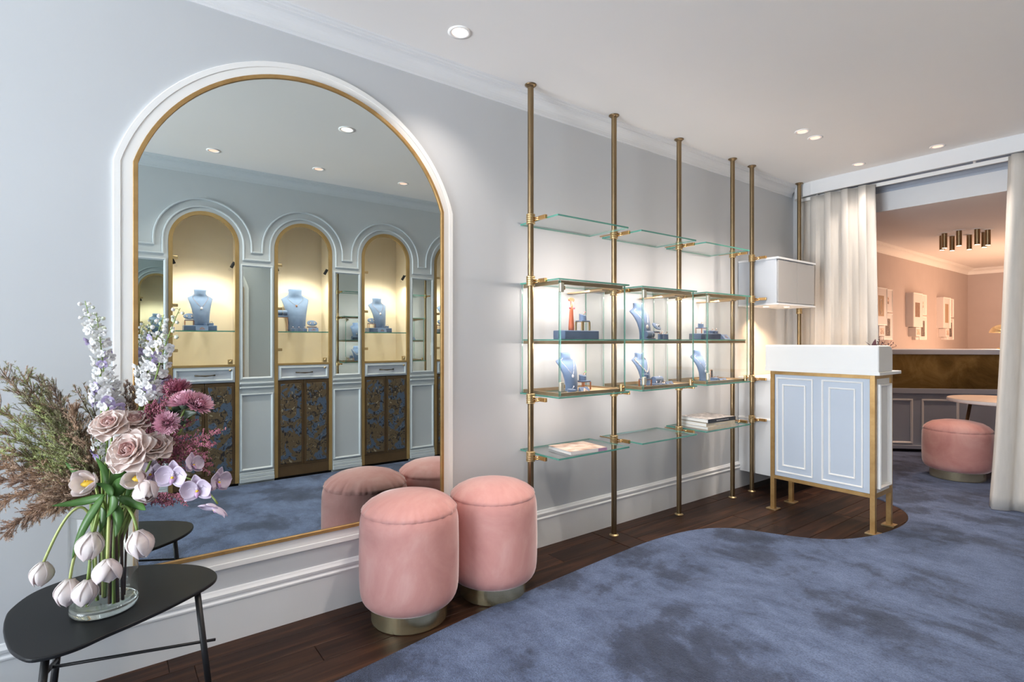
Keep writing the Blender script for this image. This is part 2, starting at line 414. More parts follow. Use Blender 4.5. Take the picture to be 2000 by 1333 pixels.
ncn = nt.nodes.new('ShaderNodeTexNoise'); ncn.inputs['Scale'].default_value = 16; ncn.inputs['Detail'].default_value = 4; ncn.inputs['Distortion'].default_value = 3.0
rc = nt.nodes.new('ShaderNodeValToRGB'); rc.color_ramp.interpolation = 'CONSTANT'
rc.color_ramp.elements[0].position = 0.0; rc.color_ramp.elements[0].color = (0, 0, 0, 1); rc.color_ramp.elements[1].position = 0.66; rc.color_ramp.elements[1].color = (1, 1, 1, 1)
m1 = nt.nodes.new('ShaderNodeMix'); m1.data_type = 'RGBA'; m1.inputs[7].default_value = lin((34, 30, 30))
m2 = nt.nodes.new('ShaderNodeMix'); m2.data_type = 'RGBA'; m2.inputs[7].default_value = lin((150, 140, 114))
for q in (na, nb, ncn): nt.links.new(tc.outputs['Object'], q.inputs['Vector'])
nt.links.new(na.outputs['Fac'], ra.inputs['Fac']); nt.links.new(nb.outputs['Fac'], rb.inputs['Fac']); nt.links.new(ncn.outputs['Fac'], rc.inputs['Fac'])
nt.links.new(rb.outputs['Color'], m1.inputs[0]); nt.links.new(ra.outputs['Color'], m1.inputs[6])
nt.links.new(rc.outputs['Color'], m2.inputs[0]); nt.links.new(m1.outputs[2], m2.inputs[6]); nt.links.new(m2.outputs[2], b.inputs['Base Color'])
# ================================================================ ROOM SHELL
ZC, ZC2, YB, YF, XW, YE = 2.586, 2.29, 5.25, -3.4, 2.494, 10.59
X0 = XW + 0.016          # plaster face of the facade wall
# left wall, with nothing cut out of it
struct(MB().box(-0.15, YF - 0.15, 0, 0, YE + 0.15, ZC + 0.1).build('wall_left', 'wall_paint'))
struct(MB().box(-0.15, YF - 0.15, ZC, 3.4, YB, ZC + 0.1).build('ceiling', 'ceiling_paint'))
struct(MB().box(-0.15, YB, ZC2, 3.6, YE + 0.15, ZC + 0.1).build('ceiling', 'ceiling_paint'))   # lower ceiling of the back room with its downstand
struct(MB().box(-0.15, YE, 0, 3.6, YE + 0.15, ZC2).build('wall_far', 'back_wall_paint'))
struct(MB().box(3.45, YB, 0, 3.6, YE, ZC2).build('wall_back_right', 'back_wall_paint'))
struct(MB().box(-0.0, 5.06, 0, 0.40, YB, ZC).build('wall_divider_left', 'wall_paint'))
struct(MB().box(2.52, 4.96, 0, 3.6, YB, ZC).build('wall_divider', 'wall_paint'))
# back room face of the left wall has its own warm paint, a thin skin on the wall
struct(MB().box(0.0, 5.6, 0, 0.004, YE, ZC2).build('wall_back_left', 'back_wall_paint'))
# shop front with its window
b = MB()
b.box(-0.0, YF - 0.12, 0, 0.12, YF, ZC).box(2.42, YF - 0.12, 0, 3.0, YF, ZC).box(0.12, YF - 0.12, 0, 2.42, YF, 0.28).box(0.12, YF - 0.12, 2.45, 2.42, YF, ZC)
struct(b.build('wall_front', 'wall_paint'))
wn = struct(MB().box(0.12, YF - 0.1, 0.28, 0.18, YF - 0.03, 2.45).box(2.36, YF - 0.1, 0.28, 2.42, YF - 0.03, 2.45).box(0.18, YF - 0.1, 0.28, 2.36, YF - 0.03, 0.34).box(0.18, YF - 0.1, 2.39, 2.36, YF - 0.03, 2.45).build('window_1', 'white_paint'))
MB().box(0.18, YF - 0.07, 0.34, 2.36, YF - 0.06, 2.39).build('window_pane', 'window_glass', wn)
# unseen white box inside the shop front, added to bounce daylight onto the ceiling
struct(MB().box(0.02, YF, 0, 2.49, -2.1, 0.30).build('bounce_box', 'white_paint', bevel=0.005))
# facade side
struct(MB().box(2.93, YF - 0.12, 0, 3.05, 5.0, ZC).build('wall_outer_right', 'wall_paint'))
struct(MB().box(XW, YF, 0, 2.93, 0.235, ZC).build('wall_right_front', 'facade_paint'))
struct(MB().box(XW, 3.43, 0, 2.93, 4.96, ZC).build('wall_right_rear', 'facade_paint'))

# floor: base slab, then boards one by one where they show, then the carpet
fl = struct(MB().box(-0.15, YF, -0.08, 3.6, YE + 0.15, -0.004).build('floor', 'dark_wood'))
rnd = random.Random(5)
def plank(x0, x1, y0, y1):
    mx, my = (x0 + x1) / 2, (y0 + y1) / 2
    o = MB().box(x0 - mx + 0.0012, y0 - my + 0.0012, -0.012, x1 - mx - 0.0012, y1 - my - 0.0012, 0).build('plank', 'dark_wood', fl, bevel=0.0012, seg=1)
    o.location = (mx, my, rnd.uniform(-0.0008, 0)); return o
xs = [0.0, 0.115, 0.25, 0.37, 0.505, 0.62, 0.76, 0.88, 1.01, 1.13, 1.25]
for i in range(len(xs) - 1):
    y = -0.75 - rnd.random() * 0.6
    top = 2.42 if xs[i + 1] < 0.6 else 2.1
    if xs[i] > 0.7: y = 2.9 + rnd.random() * 0.4
    while y < 4.95:
        L = rnd.uniform(0.75, 1.5); y2 = min(y + L, 4.98)
        if y < 2.42 and y2 > 2.3: y2 = 2.42
        if abs(y - 2.42) < 1e-6: y = 2.565; y2 = y + L
        if xs[i] < 0.62 or y2 > 2.9: plank(xs[i], xs[i + 1], y, y2)
        y = y2
plank(0.0, 0.50, 2.422, 2.563).rotation_euler = (0, 0, 0)

edge = [(0.60, -3.38), (0.62, -0.6), (0.60, 0.0), (0.565, 0.35), (0.529, 0.65), (0.485, 0.947), (0.446, 1.207), (0.418, 1.496), (0.388, 1.84), (0.358, 2.255),
        (0.346, 2.50), (0.350, 2.66), (0.372, 2.86), (0.415, 3.01), (0.49, 3.13), (0.60, 3.215), (0.74, 3.285), (0.885, 3.37), (1.005, 3.49), (1.095, 3.69),
        (1.14, 3.93), (1.145, 4.16), (1.10, 4.36), (1.02, 4.50), (0.90, 4.60), (0.74, 4.69), (0.55, 4.75), (0.30, 4.79), (0.008, 4.80)]
def smooth_line(p, k=4):
    out = []
    for i in range(len(p) - 1):
        p0, p1, p2, p3 = p[max(i - 1, 0)], p[i], p[i + 1], p[min(i + 2, len(p) - 1)]
        for j in range(k):
            t = j / k
            out.append(tuple(0.5 * (2 * p1[c] + (p2[c] - p0[c]) * t + (2 * p0[c] - 5 * p1[c] + 4 * p2[c] - p3[c]) * t * t + (3 * p1[c] - p0[c] - 3 * p2[c] + p3[c]) * t ** 3) for c in range(len(p1))))
    return out + [tuple(p[-1])]
E2 = smooth_line(edge)
poly = E2 + [(0.008, YE - 0.005), (3.44, YE - 0.005), (3.44, 5.3), (2.48, 5.0), (2.48, -3.38)]
cb = MB()
n = len(poly)
H_ = 0.012
# rounded pile edge: lower ring, shoulder ring set in, top
def inset(i, d):
    p, q, r_ = Vector(poly[i - 1]), Vector(poly[i]), Vector(poly[(i + 1) % n])
    t = ((q - p).normalized() + (r_ - q).normalized()); t = t.normalized() if t.length > 0.01 else Vector((1, 0))
    return (q.x + t.y * d, q.y - t.x * d)
sgn = 1.0
r0 = [(p[0], p[1], 0.0) for p in poly]; r1 = [inset(i, 0.001) + (0.007,) for i in range(n)]; r2 = [inset(i, 0.007) + (H_,) for i in range(n)]
cb.add(r0 + r1 + r2, [(i, (i + 1) % n, n + (i + 1) % n, n + i) for i in range(n)] + [(n + i, n + (i + 1) % n, 2 * n + (i + 1) % n, 2 * n + i) for i in range(n)] + [tuple(range(2 * n, 3 * n))])
o = cb.build('fitted_carpet', 'carpet_blue', smooth=False)
tag(o, 'cloudy blue tufted carpet with a curved edge cut around the dark floor boards', 'carpet')

# skirting and cornice of the left wall
sk = [(0, 0), (0.016, 0), (0.016, 0.158), (0.020, 0.160), (0.020, 0.166), (0.013, 0.172), (0.013, 0.177), (0.016, 0.182), (0.017, 0.192), (0.010, 0.200), (0.006, 0.207), (0, 0.209)]
def run_y(prof, y0, y1, name, mt, x=0.0, flip=1):
    b = MB(); m_ = len(prof)
    b.add([(x + flip * a, y0, z) for a, z in prof] + [(x + flip * a, y1, z) for a, z in prof],
          [(i, (i + 1) % m_, m_ + (i + 1) % m_, m_ + i) for i in range(m_)] + [tuple(range(m_)), tuple(range(2 * m_ - 1, m_ - 1, -1))])
    return struct(b.build(name, mt))
def run_x(prof, x0, x1, name, mt, y=0.0, flip=1):
    b = MB(); m_ = len(prof)
    b.add([(x0, y + flip * a, z) for a, z in prof] + [(x1, y + flip * a, z) for a, z in prof],
          [(i, (i + 1) % m_, m_ + (i + 1) % m_, m_ + i) for i in range(m_)] + [tuple(range(m_)), tuple(range(2 * m_ - 1, m_ - 1, -1))])
    return struct(b.build(name, mt))
run_y(sk, YF, 5.2, 'baseboard_left', 'trim_paint')
def cornice(z, s=1.0):
    p = [(0, -0.079), (0.006, -0.079), (0.008, -0.072), (0.008, -0.066)]
    for i in range(7):
        a = i / 6 * PI / 2
        p.append((0.010 + 0.052 * (1 - math.cos(a)), -0.064 + 0.044 * math.sin(a)))
    p += [(0.066, -0.020), (0.068, -0.014), (0.078, -0.012), (0.084, -0.006), (0.094, -0.005), (0.098, 0.0), (0, 0.0)]
    return [(a * s, z + c * s) for a, c in p]
run_y(cornice(ZC), YF, 5.02, 'trim_1', 'trim_paint')
run_y(cornice(ZC), YF, 4.96, 'trim_2', 'facade_trim', XW, -1)
run_x([(a, z) for a, z in cornice(ZC, 1.75)], 0, 2.93, 'trim_3', 'grey_blue_paint', YB, -1)
struct(MB().box(0, YB - 0.006, ZC2, 2.93, YB, 2.45).build('wall_downstand', 'trim_paint'))
run_y(cornice(ZC2, 1.08), 5.6, YE, 'trim_4', 'white_paint', 0.004)
run_x(cornice(ZC2, 1.08), 0, 3.45, 'trim_5', 'white_paint', YE, -1)
run_y(sk, 5.3, YE, 'baseboard_back', 'back_wall_paint')

# curved pelmet across the room, and the curtain rail tucked behind it
pel = [(0.03, 5.055), (0.035, 5.01), (0.06, 4.965), (0.12, 4.930), (0.22, 4.909), (0.36, 4.902)] + [(0.5 + 0.25 * i, 4.90) for i in range(9)]
b = MB(); b.sweep(pel, [(-0.022, 2.472), (0.0, 2.472), (0.0, ZC), (-0.022, ZC), (-0.022, 2.472)][::-1] if False else [(0.0, 2.472), (0.0, ZC), (0.022, ZC), (0.022, 2.472), (0.0, 2.472)], lambda a, c, h: (a, c, h))
struct(b.build('trim_6', 'trim_paint', smooth=False))
rail = MB(); rail.sweep([(0.06 + 0.2 * i, 5.012) for i in range(13)], [(0.0, 2.452), (0.0, 2.48), (0.018, 2.48), (0.018, 2.452), (0.0, 2.452)], lambda a, c, h: (a, c, h))
o = rail.build('curtain_rail', 'white_paint'); tag(o, 'slim white curtain rail fixed behind the curved pelmet', 'curtain rail')
for xx in (0.22, 1.3, 2.35): MB().box(xx, 5.013, 2.48, xx + 0.015, 5.028, ZC).build('bracket', 'white_paint', o)

# curtains: pleated cloth with thickness
def curtain(name, label, x0, x1, y, folds, amp, flare_l, flare_r, zt=2.468, zb=0.016, phase=0.0, belly=0.0):
    nu, nv = folds * 16, 26
    rr = random.Random(len(label)); ph = [rr.uniform(-0.5, 0.5) for _ in range(folds + 2)]; am = [rr.uniform(0.65, 1.15) for _ in range(folds + 2)]
    def fn(u, v):
        t = u * folds; i = int(min(t, folds - 0.001)); f = t - i
        A = am[i] * (1 - f) + am[i + 1] * f; P_ = ph[i] * (1 - f) + ph[i + 1] * f
        x = x0 + (x1 - x0) * u + flare_l * (1 - u) * (1 - v) + flare_r * u * (1 - v)
        low = (1 - v) ** 3
        yy = y + amp * (0.75 + 0.35 * (1 - v)) * A * math.sin(2 * PI * t + phase + P_ * (0.4 + 0.6 * (1 - v)))
        yy += amp * 0.18 * math.sin(4 * PI * t + 2.1 * (1 - v) + P_ * 3)
        xx = x + amp * 0.28 * math.sin(2 * PI * t * 2 + 1.0) + belly * low * (u - 0.5)
        if x < 0.35: yy += 0.10 * max(0, (0.35 - x) / 0.25) ** 2
        return (xx, yy + 0.05 * low * max(0, 1 - 2 * u) * (1 if belly else 0), zb + (zt - zb) * v)
    o = MB().grid(fn, nu, nv).build(name, 'curtain_linen', smooth=True, solid=0.004)
    tag(o, label, 'curtain'); return o
curtain('curtain', 'drawn-back cream linen curtain at the left side of the opening, behind the pale blue counter', 0.02, 0.68, 4.958, 5, 0.036, -0.03, 0.04, phase=1.2)
curtain('curtain', 'cream linen curtain at the right edge of the picture, its hem sweeping the carpet', 1.49, 2.46, 4.960, 6, 0.040, -0.075, 0.0, phase=2.6, belly=0.08)

# recessed ceiling spots
def downlight(x, y, z, label, lit, power=9, col=(1, 0.88, 0.78), spot=112, r=0.032, mt='lamp_glow', grp=None):
    t = thing('ceiling_spotlight', label, 'ceiling light', (x, y, z), 0, grp)
    prof = [(r * 1.45, 0.0), (r * 1.47, -0.003), (r * 1.1, -0.004), (r * 1.0, -0.002), (r * 0.95, 0.012), (r * 0.9, 0.03)]
    MB().lathe([(a, c - 0.0) for a, c in prof], 36).build('trim_ring', 'white_paint', t, smooth=True)
    MB().lathe([(0.0001, -0.0012), (r * 0.93, -0.0012)], 32).build('lamp_lens', mt if lit else 'lamp_dim', t)
    lamp('light', 'SPOT', (0, 0, -0.012), power * 2.2, col, aim=(0, 0, -2), size=r, spot=spot, blend=1.0, parent=t)
    return t
downlight(0.33, 1.27, ZC, 'round recessed ceiling spotlight nearest the big arched mirror', 1, 5, r=0.036)
downlight(1.10, 1.263, ZC, 'round recessed ceiling spotlight seen glowing brightest in the arched mirror', 1, 12, r=0.036)
downlight(0.711, 3.689, ZC, 'left one of the paired ceiling spotlights before the counter', 0, 10)
downlight(0.712, 3.871, ZC, 'right one of the paired ceiling spotlights, slightly nearer the pelmet', 0, 10)
downlight(1.162, 4.742, ZC, 'ceiling spotlight close to the middle of the pelmet', 0, 11)
downlight(0.662, 4.729, ZC, 'ceiling spotlight above the left curtain beside the pelmet', 0, 5)
downlight(2.07, 0.626, ZC, 'leftmost small ceiling spotlight reflected in the arched mirror', 0, 8)
downlight(2.04, 1.372, ZC, 'middle small ceiling spotlight reflected above the second glass niche', 0, 8)
downlight(2.00, 2.097, ZC, 'rightmost small ceiling spotlight reflected above the third glass niche', 0, 8)

# ================================================================ ARCHED MIRROR on the left wall
YM, ZS, ZCN = 0.7225, 1.848, 1.658
def arch(half, R, z0, n=48): return [(a, c) for a, c in arch_path(YM, half, z0, ZS, R, n)]
ms = thing('arched_mirror', 'large arched wall mirror with a thin gold inner frame and stepped white surround', 'mirror', (0, YM, 0.291))
T = lambda x0: (lambda a, c, h: (h + x0, a - YM, c - 0.291))
def ring(half, R, z0, prof, name, mt, bev=0.0):
    p = arch(half, R, z0); MBq = MB(); MBq.sweep(p, prof, T(0.0), closed=True)
    return MBq.build(name, mt, ms)
# offsets are measured towards the outside of the arch
ring(0.691, 0.7175, 0.3015, [(-0.0115, 0), (-0.0115, 0.0095), (-0.0095, 0.0115), (0.0095, 0.0115), (0.0115, 0.0095), (0.0115, 0)], 'outer_frame', 'white_paint')
ring(0.663, 0.690, 0.331, [(-0.022, 0), (-0.022, 0.0085), (0.02, 0.0085), (0.02, 0)], 'inner_surround', 'white_paint')
ring(0.637, 0.6655, 0.3585, [(-0.0078, 0), (-0.0078, 0.0185), (-0.0065, 0.020), (0.0065, 0.020), (0.0078, 0.0185), (0.0078, 0)], 'gold_frame', 'brushed_gold')
P = arch(0.6305, 0.659, 0.365)
b = MB(); b.add([(0.0125, a - YM, c - 0.291) for a, c in P] + [(0.002, a - YM, c - 0.291) for a, c in P], [tuple(range(len(P))), tuple(range(2 * len(P) - 1, len(P) - 1, -1))] + [(i, (i + 1) % len(P), len(P) + (i + 1) % len(P), len(P) + i) for i in range(len(P))])
b.build('mirror_glass', 'mirror_silver', ms)

# ================================================================ JEWELLERY PIECES (shared builders)
def bust_surface(h):
    rows = [(0.00, .19, .135), (0.12, .19, .14), (0.28, .20, .125), (0.45, .225, .075), (0.60, .26, .0), (0.70, .29, -.07), (0.765, .31, -.135), (0.80, .26, -.145), (0.835, .18, -.13), (0.88, .145, -.118), (0.95, .145, -.112), (1.0, .155, -.118)]
    def fn(u, t, off=0.0):
        t = max(0, min(1, t)); i = 0
        while i < len(rows) - 2 and rows[i + 1][0] < t: i += 1
        a, c = rows[i], rows[i + 1]; f = (t - a[0]) / (c[0] - a[0])
        hw = a[1] + (c[1] - a[1]) * f; fx = a[2] + (c[2] - a[2]) * f
        dp = 0.13 if t < 0.8 else 0.13
        ang = u * 1.15
        return Vector(((fx + dp * (math.cos(ang) - 0.42) + off) * h, hw * math.sin(ang) / math.sin(1.15) * h, t * h))
    return fn
def make_bust(h):
    s = bust_surface(h); b = MB(); nu, nv = 14, 26
    def fr(u, v): return tuple(s(u * 2 - 1, v))
    b.grid(fr, nu, nv)
    def bk(u, v):
        p = s(1 - u * 2, v); q = s(0, v); bx = q.x - 0.17 * h + 0.05 * h * (abs(1 - 2 * u) ** 2)
        bx = min(bx, p.x - 0.012 * h) if v < 0.78 else q.x - (0.26 * h) * math.cos((1 - 2 * u) * 1.2) ** 0.6 + 0.0
        if v >= 0.78: bx = min(bx, p.x - 0.004 * h)
        return (bx, p.y, p.z)
    b.grid(bk, nu, nv)
    n0 = nu + 1; off = n0 * (nv + 1)
    fs = []
    for j in range(nv):       # sides
        fs.append((j * n0, (j + 1) * n0, off + (j + 1) * n0 + nu, off + j * n0 + nu))
        fs.append((j * n0 + nu, off + j * n0, off + (j + 1) * n0, (j + 1) * n0 + nu))
    for i in range(nu):       # foot and neck cap
        fs.append((i + 1, i, off + nu - i, off + nu - i - 1))
        k = nv * n0; fs.append((k + i, k + i + 1, off + k + nu - i - 1, off + k + nu - i))
    b.f += fs; b.m += [0] * len(fs)
    return b
def place(t, off, rz):
    c, s_ = math.cos(rz), math.sin(rz); return (t[0] + off[0] * c - off[1] * s_, t[1] + off[0] * s_ + off[1] * c, t[2] + off[2])
bust_mesh = {}
def bust(loc, h, rz, label, grp=None):
    o = make_bust(h).build('necklace_bust', 'velvet_blue', smooth=True)
    o.location = loc; o.rotation_euler = (0, 0, rz)
    tag(o, label, 'necklace bust', grp); return o
def necklace(loc, h, rz, label, drop=0.45, style='chain', w=0.62, gem='gem_white', pend=0.008, metal='silver'):
    s = bust_surface(h); pts = []
    N = 26
    for i in range(N + 1):
        f = i / N * 2 - 1
        t = 0.86 - (0.86 - drop) * (1 - abs(f) ** 1.5) ** 0.9
        u = f * w * (1.0 if abs(f) < 0.9 else 1.15)
        pts.append(s(u, t, 0.012 if style == 'chain' else 0.03))
    if style == 'chain':
        o = MB().tube(pts, 0.0009, 6).build('necklace', metal, smooth=True)
        p = pts[N // 2]
        k = MB().ball((p.x + 0.003, p.y, p.z - pend * 1.1), pend, 8, 1.35).build('pendant', gem, o, smooth=True)
        MB().tube([(p.x + 0.002, p.y, p.z), (p.x + 0.003, p.y, p.z - pend * 0.4)], 0.0014, 6).build('bail', metal, o)
    else:
        o = MB().tube(pts, 0.0007, 6).build('pearl_necklace', metal)
        b = MB(); L = 0; last = pts[0]; step = 0.0092
        dense = []
        for i in range(len(pts) - 1):
            for k in range(12): dense.append(pts[i].lerp(pts[i + 1], k / 12))
        acc = 0
        for i in range(1, len(dense)):
            acc += (dense[i] - dense[i - 1]).length
            if acc >= step:
                acc = 0
                MB().ball(tuple(dense[i]), 0.0045, 7).build('pearl', 'pearl', o, smooth=True)
    o.location = loc; o.rotation_euler = (0, 0, rz); tag(o, label, 'necklace'); return o
def ring(loc, r, rz, label, gem='gem_white', metal='rose_gold', tilt=0.5, big=1.0):
    b = MB(); pts = [(0, r * math.cos(2 * PI * i / 20), r + r * math.sin(2 * PI * i / 20)) for i in range(21)]
    o = b.tube(pts, r * 0.14, 6, caps=False).build('ring', metal, smooth=True)
    MB().ball((0, 0, 2 * r + r * 0.25), r * 0.42 * big, 6, 0.8).build('gem', gem, o)
    o.location = loc; o.rotation_euler = (0, tilt, rz); tag(o, label, 'ring'); return o
def ring_block(loc, s, h, rz, label, slant=0.25):
    b = MB(); n = 20; vs = []
    for k in range(n): a = 2 * PI * k / n; vs.append((s * math.cos(a), s * math.sin(a), 0))
    for k in range(n): a = 2 * PI * k / n; vs.append((s * math.cos(a), s * math.sin(a), h * (1 - slant * math.cos(a) * 0.5)))
    b.add(vs, [tuple(range(n - 1, -1, -1)), tuple(range(n, 2 * n))] + [(k, (k + 1) % n, n + (k + 1) % n, n + k) for k in range(n)])
    o = b.build('ring_holder', 'velvet_blue', bevel=0.0012)
    MB().box(-0.0015, -s * 0.5, h * 0.98, 0.0015, s * 0.5, h * 1.012).build('slot', 'dark_bronze', o)
    o.location = loc; o.rotation_euler = (0, 0, rz); tag(o, label, 'ring holder'); return o
def stand(loc, wx, wy, h, rz, label, mt='copper', pad=True, r=0.0018):
    """small wire table: four legs, a thin top plate and a velvet pad"""
    t = thing('display_stand', label, 'display stand', loc, rz)
    for sx in (-1, 1):
        for sy in (-1, 1):
            MB().box(sx * wx - r, sy * wy - r, 0, sx * wx + r, sy * wy + r, h - 0.002).build('leg', mt, t)
    MB().box(-wx - 0.003, -wy - 0.003, h - 0.002, wx + 0.003, wy + 0.003, h).build('top_plate', mt, t)
    if pad: MB().box(-wx - 0.002, -wy - 0.002, h, wx + 0.002, wy + 0.002, h + 0.007).build('velvet_pad', 'velvet_blue', t, bevel=0.002)
    return t
def plinth(loc, wx, wy, h, rz, label):
    o = MB().box(-wx, -wy, 0, wx, wy, h).build('velvet_plinth', 'velvet_blue', bevel=0.004)
    o.location = loc; o.rotation_euler = (0, 0, rz); tag(o, label, 'display plinth'); return o
def sign(loc, wy, h, rz, label, lean=0.9, mt='velvet_blue', mark='rose_gold'):
    """tilted velvet card with the small gold crest of two nested peaks over a base line"""
    o = MB().add([], []) if False else MB()
    o.add([(0, -wy, 0), (0, wy, 0), (-h * lean, wy, h), (-h * lean, -wy, h), (-h * lean - 0.004, -wy, 0), (-h * lean - 0.004, wy, 0)],
          [(0, 1, 2, 3), (4, 3, 2, 5), (0, 3, 4), (1, 5, 2), (0, 4, 5, 1)])
    s_ = o.build('logo_card', mt)
    def q(a, c): return (-h * lean * c + 0.0008, a, h * c + 0.0006)
    g = MB(); k = wy * 0.42
    for (a0, c0, a1, c1, w_) in [(-k, .28, 0, .72, .07), (0, .72, k, .28, .07), (-k, .28, k, .28, .05), (-k * .5, .34, 0, .56, .05), (0, .56, k * .5, .34, .05)]:
        g.add([q(a0, c0), q(a1, c1), q(a1, c1 + w_ * 1.6), q(a0, c0 + w_ * 1.6)], [(0, 1, 2, 3)])
    g.build('gold_crest', mark, s_)
    s_.location = loc; s_.rotation_euler = (0, 0, rz); tag(s_, label, 'display card'); return s_
def ear_pad(loc, r, rz, label, tilt=0.9, gem='gem_white'):
    """oval velvet dish with a pair of earrings"""
    o = MB().lathe([(0.0001, -0.012), (r * 0.55, -0.012), (r, -0.003), (r, 0.0), (r * 0.86, 0.003), (r * 0.3, 0.0015), (0.0001, 0.0015)], 26, (0, 0, 0), 0.68, 1.0).build('earring_holder', 'velvet_blue', smooth=True)
    for s_ in (-1, 1):
        MB().ball((0.0, s_ * r * 0.4, 0.007), r * 0.17, 6).build('earring', 'silver', o, smooth=True)
        MB().ball((r * 0.2, s_ * r * 0.42, 0.008), r * 0.11, 6).build('earring', gem, o, smooth=True)
    o.location = loc; o.rotation_euler = (0, tilt, rz); tag(o, label, 'earring holder'); return o
def roll(loc, r, L, rz, label, base=True):
    t = thing('bracelet_holder', label, 'bracelet holder', loc, rz)
    b = MB(); n = 20; vs = []
    for s_ in (-1, 1):
        for k in range(n): a = 2 * PI * k / n; vs.append((r * math.cos(a), s_ * L, 0.008 + r + r * math.sin(a)))
    b.add(vs, [tuple(range(n)), tuple(range(2 * n - 1, n - 1, -1))] + [(k, n + k, n + (k + 1) % n, (k + 1) % n) for k in range(n)])
    b.build('velvet_roll', 'velvet_blue', t, bevel=0.002)
    if base: MB().box(-r * 1.1, -L * 1.1, 0, r * 1.1, L * 1.1, 0.008).build('base', 'velvet_blue', t, bevel=0.002)
    pts = [(1.05 * r * math.cos(a), 0.2 * L, 0.008 + r + 1.05 * r * math.sin(a)) for a in [2 * PI * k / 24 for k in range(25)]]
    MB().tube(pts, 0.0016, 6, caps=False).build('bracelet', 'silver', t, smooth=True)
    return t
# ================================================================ FACADE OPPOSITE (seen in the mirror)
NC = [0.625, 1.388, 2.155, 2.922]; PC = [0.243, 1.006, 1.772, 2.5385, 3.305]
NH, NT = 0.245, 1.977     # half width of a gold niche frame, height where its arch springs
def zarch(d, half): return NT + math.sqrt(max(0, half * half - d * d))
b = MB()
def face(pts, x=XW): b.add([(x, p[0], p[1]) for p in pts], [(0, 1, 2, 3)])
yprev = 0.235
for c in NC:
    face([(yprev, 0), (c - NH, 0), (c - NH, ZC), (yprev, ZC)])
    N = 24
    for i in range(N):
        a0, a1 = PI - PI * i / N, PI - PI * (i + 1) / N
        p0, p1 = c + NH * math.cos(a0), c + NH * math.cos(a1)
        face([(p0, NT + NH * math.sin(a0)), (p1, NT + NH * math.sin(a1)), (p1, ZC), (p0, ZC)])
    yprev = c + NH
face([(yprev, 0), (3.43, 0), (3.43, ZC), (yprev, ZC)])
wr = struct(b.build('wall_right', 'facade_paint', solid=0.0))
wr.modifiers.new('thick', 'SOLIDIFY').thickness = 0.03; wr.modifiers['thick'].offset = 1 
# raised mouldings that run over arches and dip between them
def mould(half, zlow, name):
    path = []
    path.append((0.06, zlow))
    for c in NC:
        path.append((c - half, zlow)); 
        for i in range(25):
            a = PI - PI * i / 24; path.append((c + half * math.cos(a), NT + half * math.sin(a)))
        path.append((c + half, zlow))
    path.append((3.43, zlow))
    MB().sweep(path, [(-0.0075, 0), (-0.0075, 0.007), (-0.003, 0.013), (0.004, 0.013), (0.0075, 0.006), (0.0075, 0)], lambda a, c, h: (XW - h, a, c)).build(name, 'facade_trim', wr)
mould(0.2805, 1.866, 'inner_moulding'); mould(0.3405, 1.930, 'outer_moulding')
struct(MB().box(XW + 0.025, 0.0, 0, 2.92, 3.45, 0.027).build('trim_7', 'black_metal'))

def rect_mould(y0, y1, z0, z1, wd, dp, to3):
    path = [(y0, z0), (y0, z1), (y1, z1), (y1, z0)]
    return MB().sweep(path, [(-wd, 0), (-wd, dp * 0.5), (-wd * 0.6, dp), (0, dp * 0.8), (0, 0)][::-1] if False else [(0, 0), (0, dp * 0.85), (-wd * 0.45, dp), (-wd, dp * 0.45), (-wd, 0)], to3, closed=True)
# mirrored pilasters between the niches
def pilaster(c, label, gone=False):
    t = thing('pilaster', label, 'pilaster', (XW, c, 0.027), 0, 'pilasters with mirror panels opposite the arched mirror')
    f = lambda a, z, h: (-h, a, z - 0.027)
    MB().box(-0.016, -0.126, 0, 0, 0.126, 1.80 - 0.027).build('body', 'facade_paint', t, bevel=0.001, seg=1) if False else None
    rect_mould(-0.124, 0.124, 0.876, 1.826, 0.019, 0.014, f).build('mirror_frame', 'facade_trim', t)
    MB().box(-0.003, -0.106, 0.894 - 0.027, 0.0, 0.106, 1.808 - 0.027).build('mirror_glass', 'mirror_silver', t)
    rect_mould(-0.126, 0.126, 0.122, 0.757, 0.017, 0.018, f).build('panel_frame', 'facade_trim', t)
    MB().box(-0.004, -0.11, 0.138 - 0.027, 0, 0.11, 0.741 - 0.027).build('panel', 'facade_paint', t)
    for (z0, z1, d) in ((0.80, 0.815, 0.02), (0.835, 0.852, 0.02)):
        MB().box(-d, -0.131, z0 - 0.027, 0, 0.131, z1 - 0.027).build('ledge', 'facade_trim', t, bevel=0.004)
    for (z0, z1, d) in ((0.027, 0.062, 0.026), (0.064, 0.09, 0.02), (0.092, 0.108, 0.014)):
        MB().box(-d, -0.133, z0 - 0.027, 0, 0.133, z1 - 0.027).build('base_moulding', 'facade_trim', t, bevel=0.003)
    return t
pilaster(PC[0], 'pilaster with mirror panel at the far left of the arched mirror reflection')
pilaster(PC[1], 'pilaster with mirror panel between the first and second glass niches in the reflection')
pilaster(PC[2], 'pilaster with mirror panel between the second and third glass niches in the reflection')
pilaster(PC[3], 'pilaster with mirror panel right of the third glass niche in the reflection')

